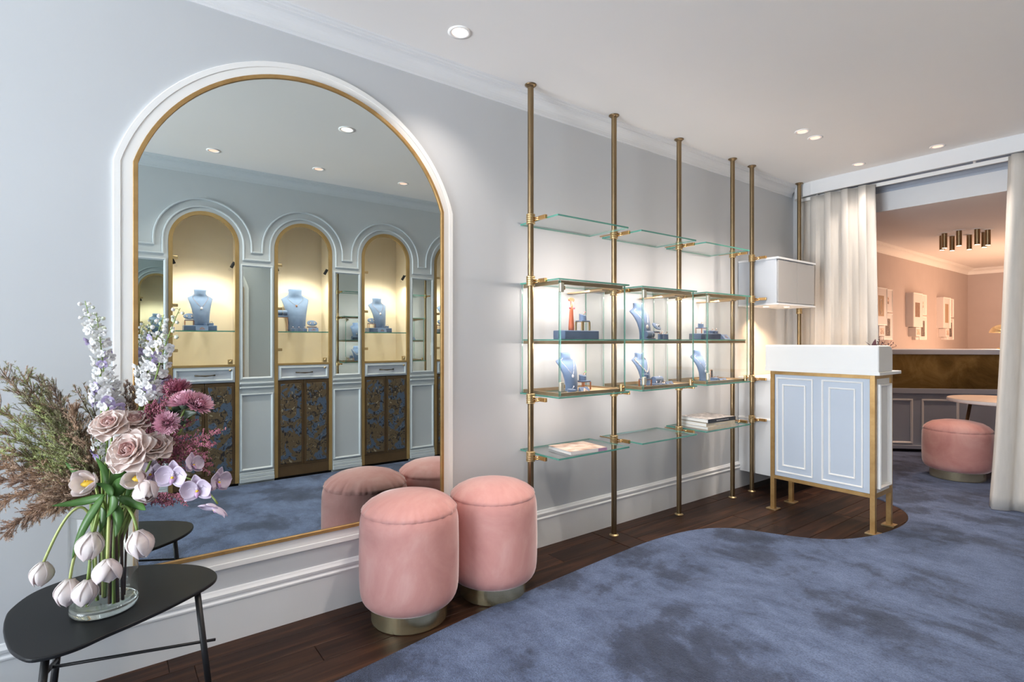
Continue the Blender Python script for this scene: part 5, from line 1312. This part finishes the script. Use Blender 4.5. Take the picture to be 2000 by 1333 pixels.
def rose(label, c, axis, R, seed=0, dep_back=0.05):
    c = Vector(c); t_ = empty_at('rose', label, 'flower', c); rq = random.Random(seed)
    A, S_, U = basis(axis)
    layers = [(3, 0.14, 0.66, -0.05, 'rose_heart'), (3, 0.20, 0.62, 0.04, 'rose_heart'), (4, 0.28, 0.60, 0.10, 'rose_heart'), (5, 0.44, 0.68, 0.28, 'rose_heart'), (5, 0.60, 0.80, 0.50, 'rose_petal'), (6, 0.72, 0.92, 0.80, 'rose_petal'), (6, 0.80, 1.02, 1.12, 'rose_petal'), (5, 0.85, 1.08, 1.42, 'rose_petal')]
    sp = rq.uniform(0, 6)
    MB().ball(tuple(A * R * 0.02), R * 0.13, 8, 1.3).build('bud_heart', 'rose_heart', t_, smooth=True)
    MB().ball(tuple(-A * R * 0.55), R * 0.20, 8).build('hip', 'stem_green', t_, smooth=True)
    for li, (n_, wf, lf, lean, mt_) in enumerate(layers):
        for k in range(n_):
            a = sp + 2 * PI * k / n_ + li * 0.55 + rq.uniform(-.12, .12)
            petal_obj(t_, c - A * R * 0.42, axis, a, lean + rq.uniform(-.06, .06), dict(L=R * lf * (1.0 + 0.0 * li), W=R * wf * 0.72, cup=0.26 - 0.03 * li, tipc=-0.10 if li < 2 else 0.03 + (-0.16 if li > 3 else -0.1), seed=seed * 50 + li * 7 + k, shape=1.0, nu=8, nv=8, ruffle=0.05 + 0.03 * (li > 3), blunt=1.0), mt_, r0=R * (0.02 + 0.03 * li), sol=0.0007)
    MB().tube(bez([-A * R * 0.4, -A * R * 1.0 - Vector((0, 0, 0.02)), into_vase(c, 0.66) - c, into_vase(c, 0.47) - c]), 0.003, 8).build('stem', 'stem_green', t_, smooth=True)
    return t_
UP = Vector((0, 0, 1))
rose('dusty pink rose highest at left, below the delphinium', at(211, 825, 1.50), FRONT * 0.75 + UP * 0.75 + RD * 0.1, 0.043, 1)
rose('dusty pink rose turned to the right behind the topmost one', at(262, 818, 1.55), FRONT * 0.35 + UP * 0.85 + RD * 0.3, 0.042, 2)
rose('largest fully open dusty pink rose in the middle of the bouquet', at(248, 878, 1.48), FRONT * 0.9 + UP * 0.5, 0.053, 3)
rose('dusty pink rose at lower right above the orchids', at(303, 868, 1.52), FRONT * 0.6 + UP * 0.7 + RD * 0.35, 0.041, 4)

def orchid(label, c, axis, R, spin=0.0, seed=0):
    c = Vector(c); t_ = empty_at('orchid_bloom', label, 'flower', c)
    for a in (PI / 2, PI / 2 + 2.2, PI / 2 - 2.2):
        petal_obj(t_, c, axis, a + spin, 1.38, dict(L=R * 0.98, W=R * 0.34, cup=0.10, tipc=0.10, seed=seed, shape=0.85, point=0.0), 'orchid_petal', zoff=-0.002, name='sepal')
    for a in (0.18, PI - 0.18):
        petal_obj(t_, c, axis, a + spin, 1.30, dict(L=R * 1.0, W=R * 0.62, cup=0.10, tipc=0.12, seed=seed + 3, shape=0.72, nu=8, nv=9, blunt=0.6, ruffle=0.02), 'orchid_petal', zoff=0.001)
    A, S_, U = basis(axis)
    rad = S_ * math.cos(-PI / 2 + spin) + U * math.sin(-PI / 2 + spin)
    l = leaf_grid(A * 0.004 + rad * 0.001, A * 0.012 + rad * R * 0.5, R * 0.14, 0.25, 0, 4, 6, -0.6, up=A).build('lip', 'orchid_lip', t_, smooth=True, solid=0.0008)
    for s_ in (-1, 1):
        petal_obj(t_, c, A * 0.6 + rad, (0 if s_ > 0 else PI) , 0.5, dict(L=R * 0.3, W=R * 0.13, cup=0.3, tipc=0.1, seed=2), 'orchid_lip', name='lip_lobe')
    MB().ball(tuple(A * 0.008 + rad * 0.004), R * 0.09, 7).build('yellow_callus', 'pollen_yellow', t_, smooth=True)
    MB().ball(tuple(A * 0.006 - rad * 0.003), R * 0.08, 7, 1.4).build('column', 'orchid_petal', t_, smooth=True)
    return t_
ob = empty_at('orchid_spray', 'arching green orchid stalk that carries the lilac blooms at the right of the bouquet', 'flower stem', at(255, 960, 1.56))
p_ = bez([at(235, 985, 1.58), at(290, 900, 1.55), at(380, 915, 1.53), at(425, 985, 1.52)], 26); p_ = [q - ob.location for q in p_]
MB().tube(p_, 0.0024, 8).build('stalk', 'stem_green', ob, smooth=True)
orchid('large front-facing lilac orchid bloom, left one of the pair', at(340, 930, 1.49), FRONT + UP * 0.05 + RD * 0.05, 0.047, 0.05, 1)
orchid('large front-facing lilac orchid bloom, right and lower one of the pair', at(387, 956, 1.49), FRONT + RD * 0.15, 0.045, -0.1, 2)
orchid('lowest orchid bloom at the tip of the spray, turned sideways', at(421, 990, 1.50), FRONT * 0.35 + RD * 0.2 + UP * -0.5 - RD * 0.4, 0.045, 0.5, 3)
orchid('orchid bloom half hidden behind the open tulip', at(298, 925, 1.55), FRONT + UP * 0.2, 0.046, 0.1, 4)
orchid('orchid bloom seen edge-on at far right of the spray', at(424, 940, 1.54), FRONT * 0.25 + RD * 0.9, 0.042, 0.2, 5)
orchid('small orchid bloom seen edge-on above the right one of the pair', at(374, 908, 1.54), FRONT * 0.15 + RD * 0.8 + UP * 0.3, 0.036, 0.2, 6)

def mum(label, c, axis, R, mt_, seed=0):
    c = Vector(c); t_ = empty_at('chrysanthemum', label, 'flower', c); rq = random.Random(seed); A, S_, U = basis(axis)
    b = MB()
    for li in range(11):
        lean = 0.06 + li * 0.145; n_ = 6 + li * 4
        for k in range(n_):
            a = 2 * PI * (k + 0.5 * (li % 2)) / n_ + rq.uniform(-.1, .1); le = lean + rq.uniform(-.09, .09)
            rad = S_ * math.cos(a) + U * math.sin(a); ga = A * math.cos(le) + rad * math.sin(le); tan = A.cross(rad); L = R * (0.66 + 0.03 * li) * rq.uniform(.9, 1.08)
            gx = (A * math.sin(le) - rad * math.cos(le))
            p0 = rad * R * 0.04; w_ = R * 0.062
            pts = []
            for f, ww in ((0.0, 0.5), (0.45, 1.0), (0.85, 0.9), (1.0, 0.2)):
                q = p0 + ga * L * f + gx * (L * 0.32 * f * f); pts += [q - tan * w_ * ww, q + tan * w_ * ww]
            b.add(pts, [(0, 1, 3, 2), (2, 3, 5, 4), (4, 5, 7, 6)])
    b.build('petals', mt_, t_, kind='stuff')
    MB().ball(tuple(-A * R * 0.1), R * 0.35, 8).build('calyx', 'dark_leaf', t_, smooth=True)
    MB().tube(bez([-A * R * 0.2, -A * R * 0.9, into_vase(c, 0.68) - c, into_vase(c, 0.5) - c]), 0.003, 7).build('stem', 'stem_green', t_, smooth=True)
    return t_
mum('pink chrysanthemum at the right top of the bouquet, left half of the pair', at(360, 788, 1.55), UP * 0.9 + FRONT * 0.4 - RD * 0.1, 0.042, 'mum_petal', 1)
mum('pink chrysanthemum at the far right top of the bouquet', at(387, 793, 1.56), UP * 0.7 + RD * 0.6 + FRONT * 0.35, 0.040, 'mum_petal', 2)
mum('pink chrysanthemum lower, between rose and heather', at(326, 828, 1.53), FRONT * 0.8 + RD * 0.4 + UP * 0.3, 0.036, 'mum_petal', 3)
mum('dark pink chrysanthemum behind the top pair', at(344, 766, 1.60), UP + FRONT * 0.3, 0.046, 'mum_dark_petal', 4)
for k, (x_, y_, x2, y2) in enumerate(((345, 812, 338, 790), (352, 812, 362, 798), (360, 815, 384, 806), (340, 806, 332, 800), (318, 838, 308, 846), (348, 818, 372, 820), (322, 842, 318, 852))):
    p, q = at(x_, y_, 1.57), at(x2, y2, 1.55)
    o = leaf_grid(p, q, 0.012, 0.15, k * 0.7, 4, 8, 0.4).build('chrysanthemum_leaf', 'dark_leaf', smooth=True, solid=0.0008)
    origin(o, p); tag(o, 'dark chrysanthemum leaf %s' % ('left under the top pink bloom', 'under the top pink bloom', 'right under the far top bloom', 'at far left of the top blooms', 'left of the lower pink bloom', 'jutting right above the heather', 'below the lower pink bloom')[k], 'leaf')

def floret(b1, b2, c, axis, R, rq, bud=False):
    A, S_, U = basis(axis)
    if bud:
        n = 6
        for k in range(5):
            a = 2 * PI * k / 5; rad = S_ * math.cos(a) + U * math.sin(a); tan = A.cross(rad); pts = []
            for f in range(n):
                v = f / (n - 1); rr2 = R * 0.62 * math.sin(PI * (0.08 + 0.84 * v)); q = c + A * (R * 1.3 * v) + rad * rr2; w_ = rr2 * 0.75; pts += [q - tan * w_, q + tan * w_]
            b1.add([tuple(q) for q in pts], [(2 * i, 2 * i + 1, 2 * i + 3, 2 * i + 2) for i in range(n - 1)])
        return
    for ly, (rf, lean0) in enumerate(((1.0, 1.15), (0.62, 0.75))):
        for k in range(5):
            a = 2 * PI * (k + 0.5 * ly) / 5 + rq.uniform(-.15, .15); le = lean0 + rq.uniform(-.2, .2)
            rad = S_ * math.cos(a) + U * math.sin(a); ga = A * math.cos(le) + rad * math.sin(le); gx = rad * math.cos(le) - A * math.sin(le); tan = A.cross(rad); L = R * rf
            pts = []
            for v, ww in ((0, .15), (.35, .75), (.7, 1.0), (.93, .7), (1.0, .25)):
                q = c + ga * L * v; q0 = q - gx * (L * 0.18 * math.sin(PI * v)); pts += [q - tan * L * 0.42 * ww, q0, q + tan * L * 0.42 * ww]
            (b1 if ly == 0 else b2).add([tuple(q) for q in pts], [(3 * i + j, 3 * i + j + 1, 3 * i + j + 4, 3 * i + j + 3) for i in range(4) for j in range(2)])
def delphinium(label, path, r0, r1, n, seed, colour_low='delphinium_lilac', f0=0.0, size=0.017, budf=0.78):
    rq = random.Random(seed); pts = [at(*q) for q in path]; base = pts[0]; n = int(n * 1.3); size *= 0.87
    t_ = empty_at('delphinium', label, 'flower', base)
    cv = bez(pts, 40)
    MB().tube([q - base for q in cv] , [0.0026 - 0.0017 * i / 40 for i in range(41)], 7).build('stem', 'stem_green', t_, smooth=True)
    if True:
        MB().tube(bez([Vector((0, 0, 0)), (Vector((VX, VY, 0.72)) - base) , (into_vase(base, 0.5) - base)], 10), 0.0028, 7).build('lower_stem', 'stem_green', t_, smooth=True)
    for k in range(n):
        f = f0 + (1 - f0) * (k + rq.random() * 0.6) / n; f = min(f, 1.0); p = cv[int(f * 40)] - base
        a = k * 2.4 + rq.uniform(-.4, .4); side = RD * math.cos(a) + VD * math.sin(a) * 0.8; reach = (r0 + (r1 - r0) * f) * rq.uniform(0.75, 1.15)
        bud = f > budf; c = p + side * reach + UP * reach * 0.25
        st = MB().tube([tuple(p), tuple(p + side * reach * 0.5 + UP * reach * 0.35), tuple(c)], 0.0008, 5)
        b1, b2 = MB(), MB(); R = size * (1.1 - 0.45 * f) * rq.uniform(.85, 1.12)
        floret(b1, b2, c, side * 0.9 + FRONT * 0.5 - UP * (0.35 if not bud else -0.2 + rq.random()), R * (0.72 if bud else 1.0), rq, bud)
        lil = rq.random() < 0.22 * (1 - f)
        fl_ = (b1).build('floret', 'delphinium_bud' if bud and rq.random() < .5 else (colour_low if lil else 'delphinium_white'), t_, smooth=True)
        if b2.v: b2.build('inner_petals', 'delphinium_white', fl_, smooth=True)
        st.build('flower_stalk', 'stem_green', fl_)
    return t_
delphinium('tallest white delphinium spire at the left, in front of the wall', [(208, 785, 1.56), (203, 735, 1.56), (199, 680, 1.56), (188, 612, 1.56)], 0.030, 0.012, 30, 3, size=0.021, budf=0.86)
delphinium('curled tip of white delphinium buds rising above the tall spire', [(196, 720, 1.57), (184, 660, 1.57), (176, 626, 1.57), (166, 588, 1.57)], 0.026, 0.012, 15, 8, size=0.020, f0=0.15, budf=0.62)
delphinium('white delphinium at right, its thin bud tip reaching over the mirror', [(296, 765, 1.58), (312, 712, 1.58), (328, 650, 1.57), (352, 602, 1.57)], 0.026, 0.010, 20, 5, size=0.019, budf=0.6)
delphinium('second shorter white delphinium over the mirror frame', [(286, 760, 1.60), (290, 712, 1.60), (306, 655, 1.59), (320, 615, 1.59)], 0.027, 0.008, 24, 6, size=0.021, budf=0.72)
delphinium('low cluster of white and lilac delphinium just above the top left rose', [(212, 800, 1.55), (205, 780, 1.55), (200, 762, 1.55), (198, 745, 1.55)], 0.030, 0.026, 16, 9, size=0.022, budf=1.1)
delphinium('lilac and white delphinium cluster before the mirror frame', [(292, 790, 1.59), (288, 765, 1.59), (284, 742, 1.59), (284, 715, 1.59)], 0.032, 0.022, 20, 12, size=0.021, budf=1.1)
delphinium('small purple flower cluster peeping out left of the middle rose', [(196, 900, 1.56), (194, 885, 1.56), (191, 872, 1.56), (189, 860, 1.56)], 0.014, 0.012, 10, 15, 'lilac_flower', size=0.013, budf=1.1)

# feathery conifer-like branches: stem, twigs and thousands of needles
def needles(b, p, d, n, L, rq, w_=0.00065):
    for _ in range(n):
        f = rq.random(); a = rq.uniform(0, 2 * PI); e = Vector((rq.gauss(0, 1), rq.gauss(0, 1), rq.gauss(0, 1))).normalized()
        g_ = (d.normalized() * 0.75 + e * 0.8).normalized(); q = p + d * f; s_ = g_.cross(e); s_ = s_.normalized() * w_ if s_.length > 1e-4 else Vector((w_, 0, 0))
        l_ = L * rq.uniform(.6, 1.15)
        b.add([tuple(q - s_), tuple(q + s_), tuple(q + g_ * l_)], [(0, 1, 2)])
def feather(label, path, mt_, seed, twigs=26, tl=0.075, nd=34, L=0.011, name='feathery_branch', tip_up=0.35, start=0.12):
    rq = random.Random(seed); pts = [at(*q) for q in path]; base = pts[0]; t_ = empty_at(name, label, 'foliage', base)
    cv = bez(pts, 40); N = 40
    MB().tube([q - base for q in cv], [0.0024 - 0.0018 * i / N for i in range(N + 1)], 6).build('stem', 'stem_brown', t_, smooth=True)
    MB().tube(bez([Vector((0, 0, 0)), into_vase(base, 0.66) - base, into_vase(base, 0.47) - base], 8), 0.0026, 6).build('lower_stem', 'stem_brown', t_, smooth=True)
    b = MB(); s2 = MB(); bt = MB()
    for k in range(twigs):
        f = start + (1 - start) * (k + rq.random()) / twigs; i = min(N - 1, int(f * N)); p = cv[i]; d = (cv[i + 1] - cv[i]).normalized()
        e = Vector((rq.gauss(0, 1), rq.gauss(0, 1), rq.gauss(0, 1) + tip_up)).normalized(); g_ = (d * 1.0 + e * 0.75).normalized(); l_ = tl * rq.uniform(.6, 1.1) * (1.15 - 0.6 * f)
        if (p + g_ * l_).x < 0.03: l_ *= 0.3
        q = p + g_ * l_; s2.tube([p - base, (p + q) / 2 + e * 0.004 - base, q - base], 0.0007, 4)
        needles(bt if (f > 0.72 or rq.random() < 0.12) else b, p - base, g_ * l_, nd, L, rq)
        for _ in range(2):
            e2 = Vector((rq.gauss(0, 1), rq.gauss(0, 1), rq.gauss(0, 1))).normalized(); m_ = p + g_ * l_ * rq.uniform(.3, .8); h_ = (g_ + e2 * 0.7).normalized() * l_ * 0.45
            needles(b, m_ - base, h_, nd // 2, L, rq)
    s2.build('twigs', 'stem_brown', t_, kind='stuff'); b.build('needles', mt_, t_, kind='stuff')
    if bt.v: bt.build('tip_needles', 'needle_rust' if mt_ == 'needle_green' else ('needle_brown' if mt_ == 'needle_dark' else mt_), t_, kind='stuff')
    return t_
FB_ = [((5, 728), 'needle_dark', 'topmost dark tip at the far left'), ((42, 732), 'needle_green', 'second from the top left'), ((75, 742), 'needle_dark', 'dark tip third along the top'), ((105, 760), 'needle_dark', 'dark tip fourth along the top'),
       ((-12, 790), 'needle_green', 'green arm reaching out at upper left'), ((-10, 835), 'needle_green', 'green arm at mid left'), ((8, 878), 'needle_green', 'lowest green arm'),
       ((70, 800), 'needle_green', 'bushy green arm in the middle of the fan'), ((112, 805), 'needle_brown', 'brownish arm in front of the green fan'), ((145, 800), 'needle_rust', 'short brown arm next to the roses'), ((118, 860), 'needle_green', 'bright green sprig above the leaf')]
for k, ((x_, y_), m_, lb) in enumerate(FB_):
    mx_, my_ = (195 + x_) / 2, (970 + y_) / 2 - 10
    dp = 1.60 + 0.02 * (k % 3)
    feather('feathery needle branch: ' + lb, [(205, 975, 1.60), (mx_ + 20, my_ + 25, 1.60), (mx_ - 20, my_ - 20, dp), (x_, y_, dp)], m_, 100 + k, twigs=85, tl=0.078, nd=62, L=0.0078)
BB_ = [((-15, 905), 'uppermost brown plume at left'), ((-20, 940), 'second brown plume at left'), ((-15, 985), 'third brown plume at left'), ((10, 1045), 'lowest brown plume, hanging to the wall side'), ((60, 1012), 'short brown plume above the drooping tulip'), ((60, 900), 'brown plume behind the long leaf'), ((110, 990), 'short brown plume beside the vase rim')]
for k, ((x_, y_), lb) in enumerate(BB_):
    dp = 1.57 + 0.02 * (k % 3)
    feather('feathery branch: ' + lb, [(205, 975, 1.59), (150, 955, 1.58), ((x_ + 130) / 2, (y_ + 930) / 2 - 6, dp), (x_, y_, dp)], 'needle_brown' if k % 2 else 'needle_rust', 200 + k, twigs=90, tl=0.072, nd=62, L=0.0078, tip_up=-0.1)
feather('dark thin sprig standing between green fan and delphinium, left tip', [(195, 870, 1.62), (185, 820, 1.62), (165, 790, 1.62), (146, 758, 1.62)], 'needle_dark', 301, twigs=20, tl=0.035, nd=24, L=0.008, start=0.3)
feather('dark thin sprig standing between green fan and delphinium, right tip', [(200, 870, 1.62), (192, 820, 1.62), (180, 790, 1.62), (166, 756, 1.62)], 'needle_dark', 302, twigs=20, tl=0.035, nd=24, L=0.008, start=0.3)
for k, (x_, y_) in enumerate(((245, 752), (254, 750), (263, 762))):
    feather('brown feathery tuft between the two delphiniums, %s tip' % ('left', 'middle', 'right')[k], [(250, 850, 1.60), (252, 820, 1.61), (x_, y_ + 40, 1.61), (x_, y_, 1.61)], 'needle_brown', 310 + k, twigs=26, tl=0.03, nd=26, L=0.008, start=0.25)

def heather(label, path, seed, twigs=20, tl=0.05, mt_='heather_pink'):
    rq = random.Random(seed); pts = [at(*q) for q in path]; base = pts[0]; t_ = empty_at('heather_sprig', label, 'foliage', base)
    cv = bez(pts, 30); s2 = MB(); b = MB(); g2 = MB()
    MB().tube([q - base for q in cv], [0.0018 - 0.0012 * i / 30 for i in range(31)], 6).build('stem', 'heather_stem', t_, smooth=True)
    MB().tube(bez([Vector((0, 0, 0)), into_vase(base, 0.68) - base, into_vase(base, 0.5) - base], 8), 0.002, 6).build('lower_stem', 'stem_brown', t_)
    for k in range(twigs):
        f = 0.15 + 0.85 * (k + rq.random()) / twigs; i = min(29, int(f * 30)); p = cv[i] - base; d = (cv[i + 1] - cv[i]).normalized()
        e = Vector((rq.gauss(0, 1), rq.gauss(0, 1), rq.gauss(0, 1) + .3)).normalized(); g_ = (d + e * 0.7).normalized(); l_ = tl * rq.uniform(.6, 1.2) * (1.1 - .5 * f)
        q = p + g_ * l_; s2.tube([p, q], 0.0006, 4)
        needles(g2, p, g_ * l_, 14, 0.005, rq)
        for j in range(16):
            c = p + g_ * l_ * (0.2 + 0.8 * rq.random()) + Vector((rq.gauss(0, .002), rq.gauss(0, .002), rq.gauss(0, .002))); r_ = rq.uniform(.0012, .0024)
            b.add([tuple(c + Vector(v) * r_) for v in ((1, 0, 0), (-1, 0, 0), (0, 1, 0), (0, -1, 0), (0, 0, 1.3), (0, 0, -1.3))], [(0, 2, 4), (2, 1, 4), (1, 3, 4), (3, 0, 4), (2, 0, 5), (1, 2, 5), (3, 1, 5), (0, 3, 5)])
    s2.build('twigs', 'heather_stem', t_, kind='stuff'); b.build('blossoms', mt_, t_, kind='stuff'); g2.build('needles', 'needle_green', t_, kind='stuff')
HB = [((428, 845), 'reaching furthest right'), ((415, 868), 'right, second from the top'), ((402, 892), 'right, third from the top'), ((404, 914), 'right, just above the edge-on orchid'), ((375, 880), 'short one in the middle of the bunch'), ((370, 825), 'under the top chrysanthemum'),
      ((345, 835), 'between the chrysanthemums'), ((318, 792), 'rising left of the chrysanthemum'), ((330, 765), 'upright tip before the niche'), ((300, 790), 'low behind the roses'), ((350, 860), 'inner one beside the lower rose'), ((330, 985), 'hanging low beneath the orchids'), ((360, 975), 'hanging low, right end'), ((290, 800), 'deep behind the top right rose')]
for k, ((x_, y_), lb) in enumerate(HB):
    heather('pink heather sprig: ' + lb, [(250, 940, 1.60), (280 if y_ < 930 else 265, 900 if y_ < 930 else 960, 1.59), ((x_ + 290) / 2, (y_ + 880) / 2 - 4 if y_ < 930 else (y_ + 965) / 2, 1.58), (x_, y_, 1.57)], 400 + k, twigs=48, tl=0.045)

# bare stalks seen through the glass of the vase
for k, (xa, xb, m_, r_) in enumerate(((236, 232, 'stem_green', .0045), (246, 250, 'stem_brown', .004), (252, 243, 'stem_brown', .003), (222, 214, 'stem_brown', .0045), (208, 222, 'stem_green', .004), (186, 170, 'stem_green', .004), (178, 190, 'stem_green', .0045), (214, 196, 'stem_brown', .003), (229, 238, 'stem_brown', .005), (200, 205, 'stem_brown', .004))):
    dpt = 1.58 + 0.03 * ((k * 7) % 5 - 2) * 0.6
    a_, b_ = at(xa, 985, dpt), at(xb, 1150, dpt); b_.z = 0.436
    for q in (a_, b_):
        dd = Vector((q.x - VX, q.y - VY)); 
        if dd.length > VR - 0.014: dd = dd.normalized() * (VR - 0.014); q.x, q.y = VX + dd.x, VY + dd.y
    o = MB().tube([a_, a_.lerp(b_, .5) + Vector((0.003, -0.002, 0)), b_], r_, 8).build('cut_stalk', m_, smooth=True)
    origin(o, b_); tag(o, '%s flower stalk standing in the vase water, %s' % ('brown' if m_ == 'stem_brown' else 'green', ('right of centre', 'far right', 'right, leaning left', 'centre', 'centre, leaning right', 'far left', 'left, leaning right', 'left of centre', 'thickest, at centre right', 'at centre left')[k]), 'flower stem')
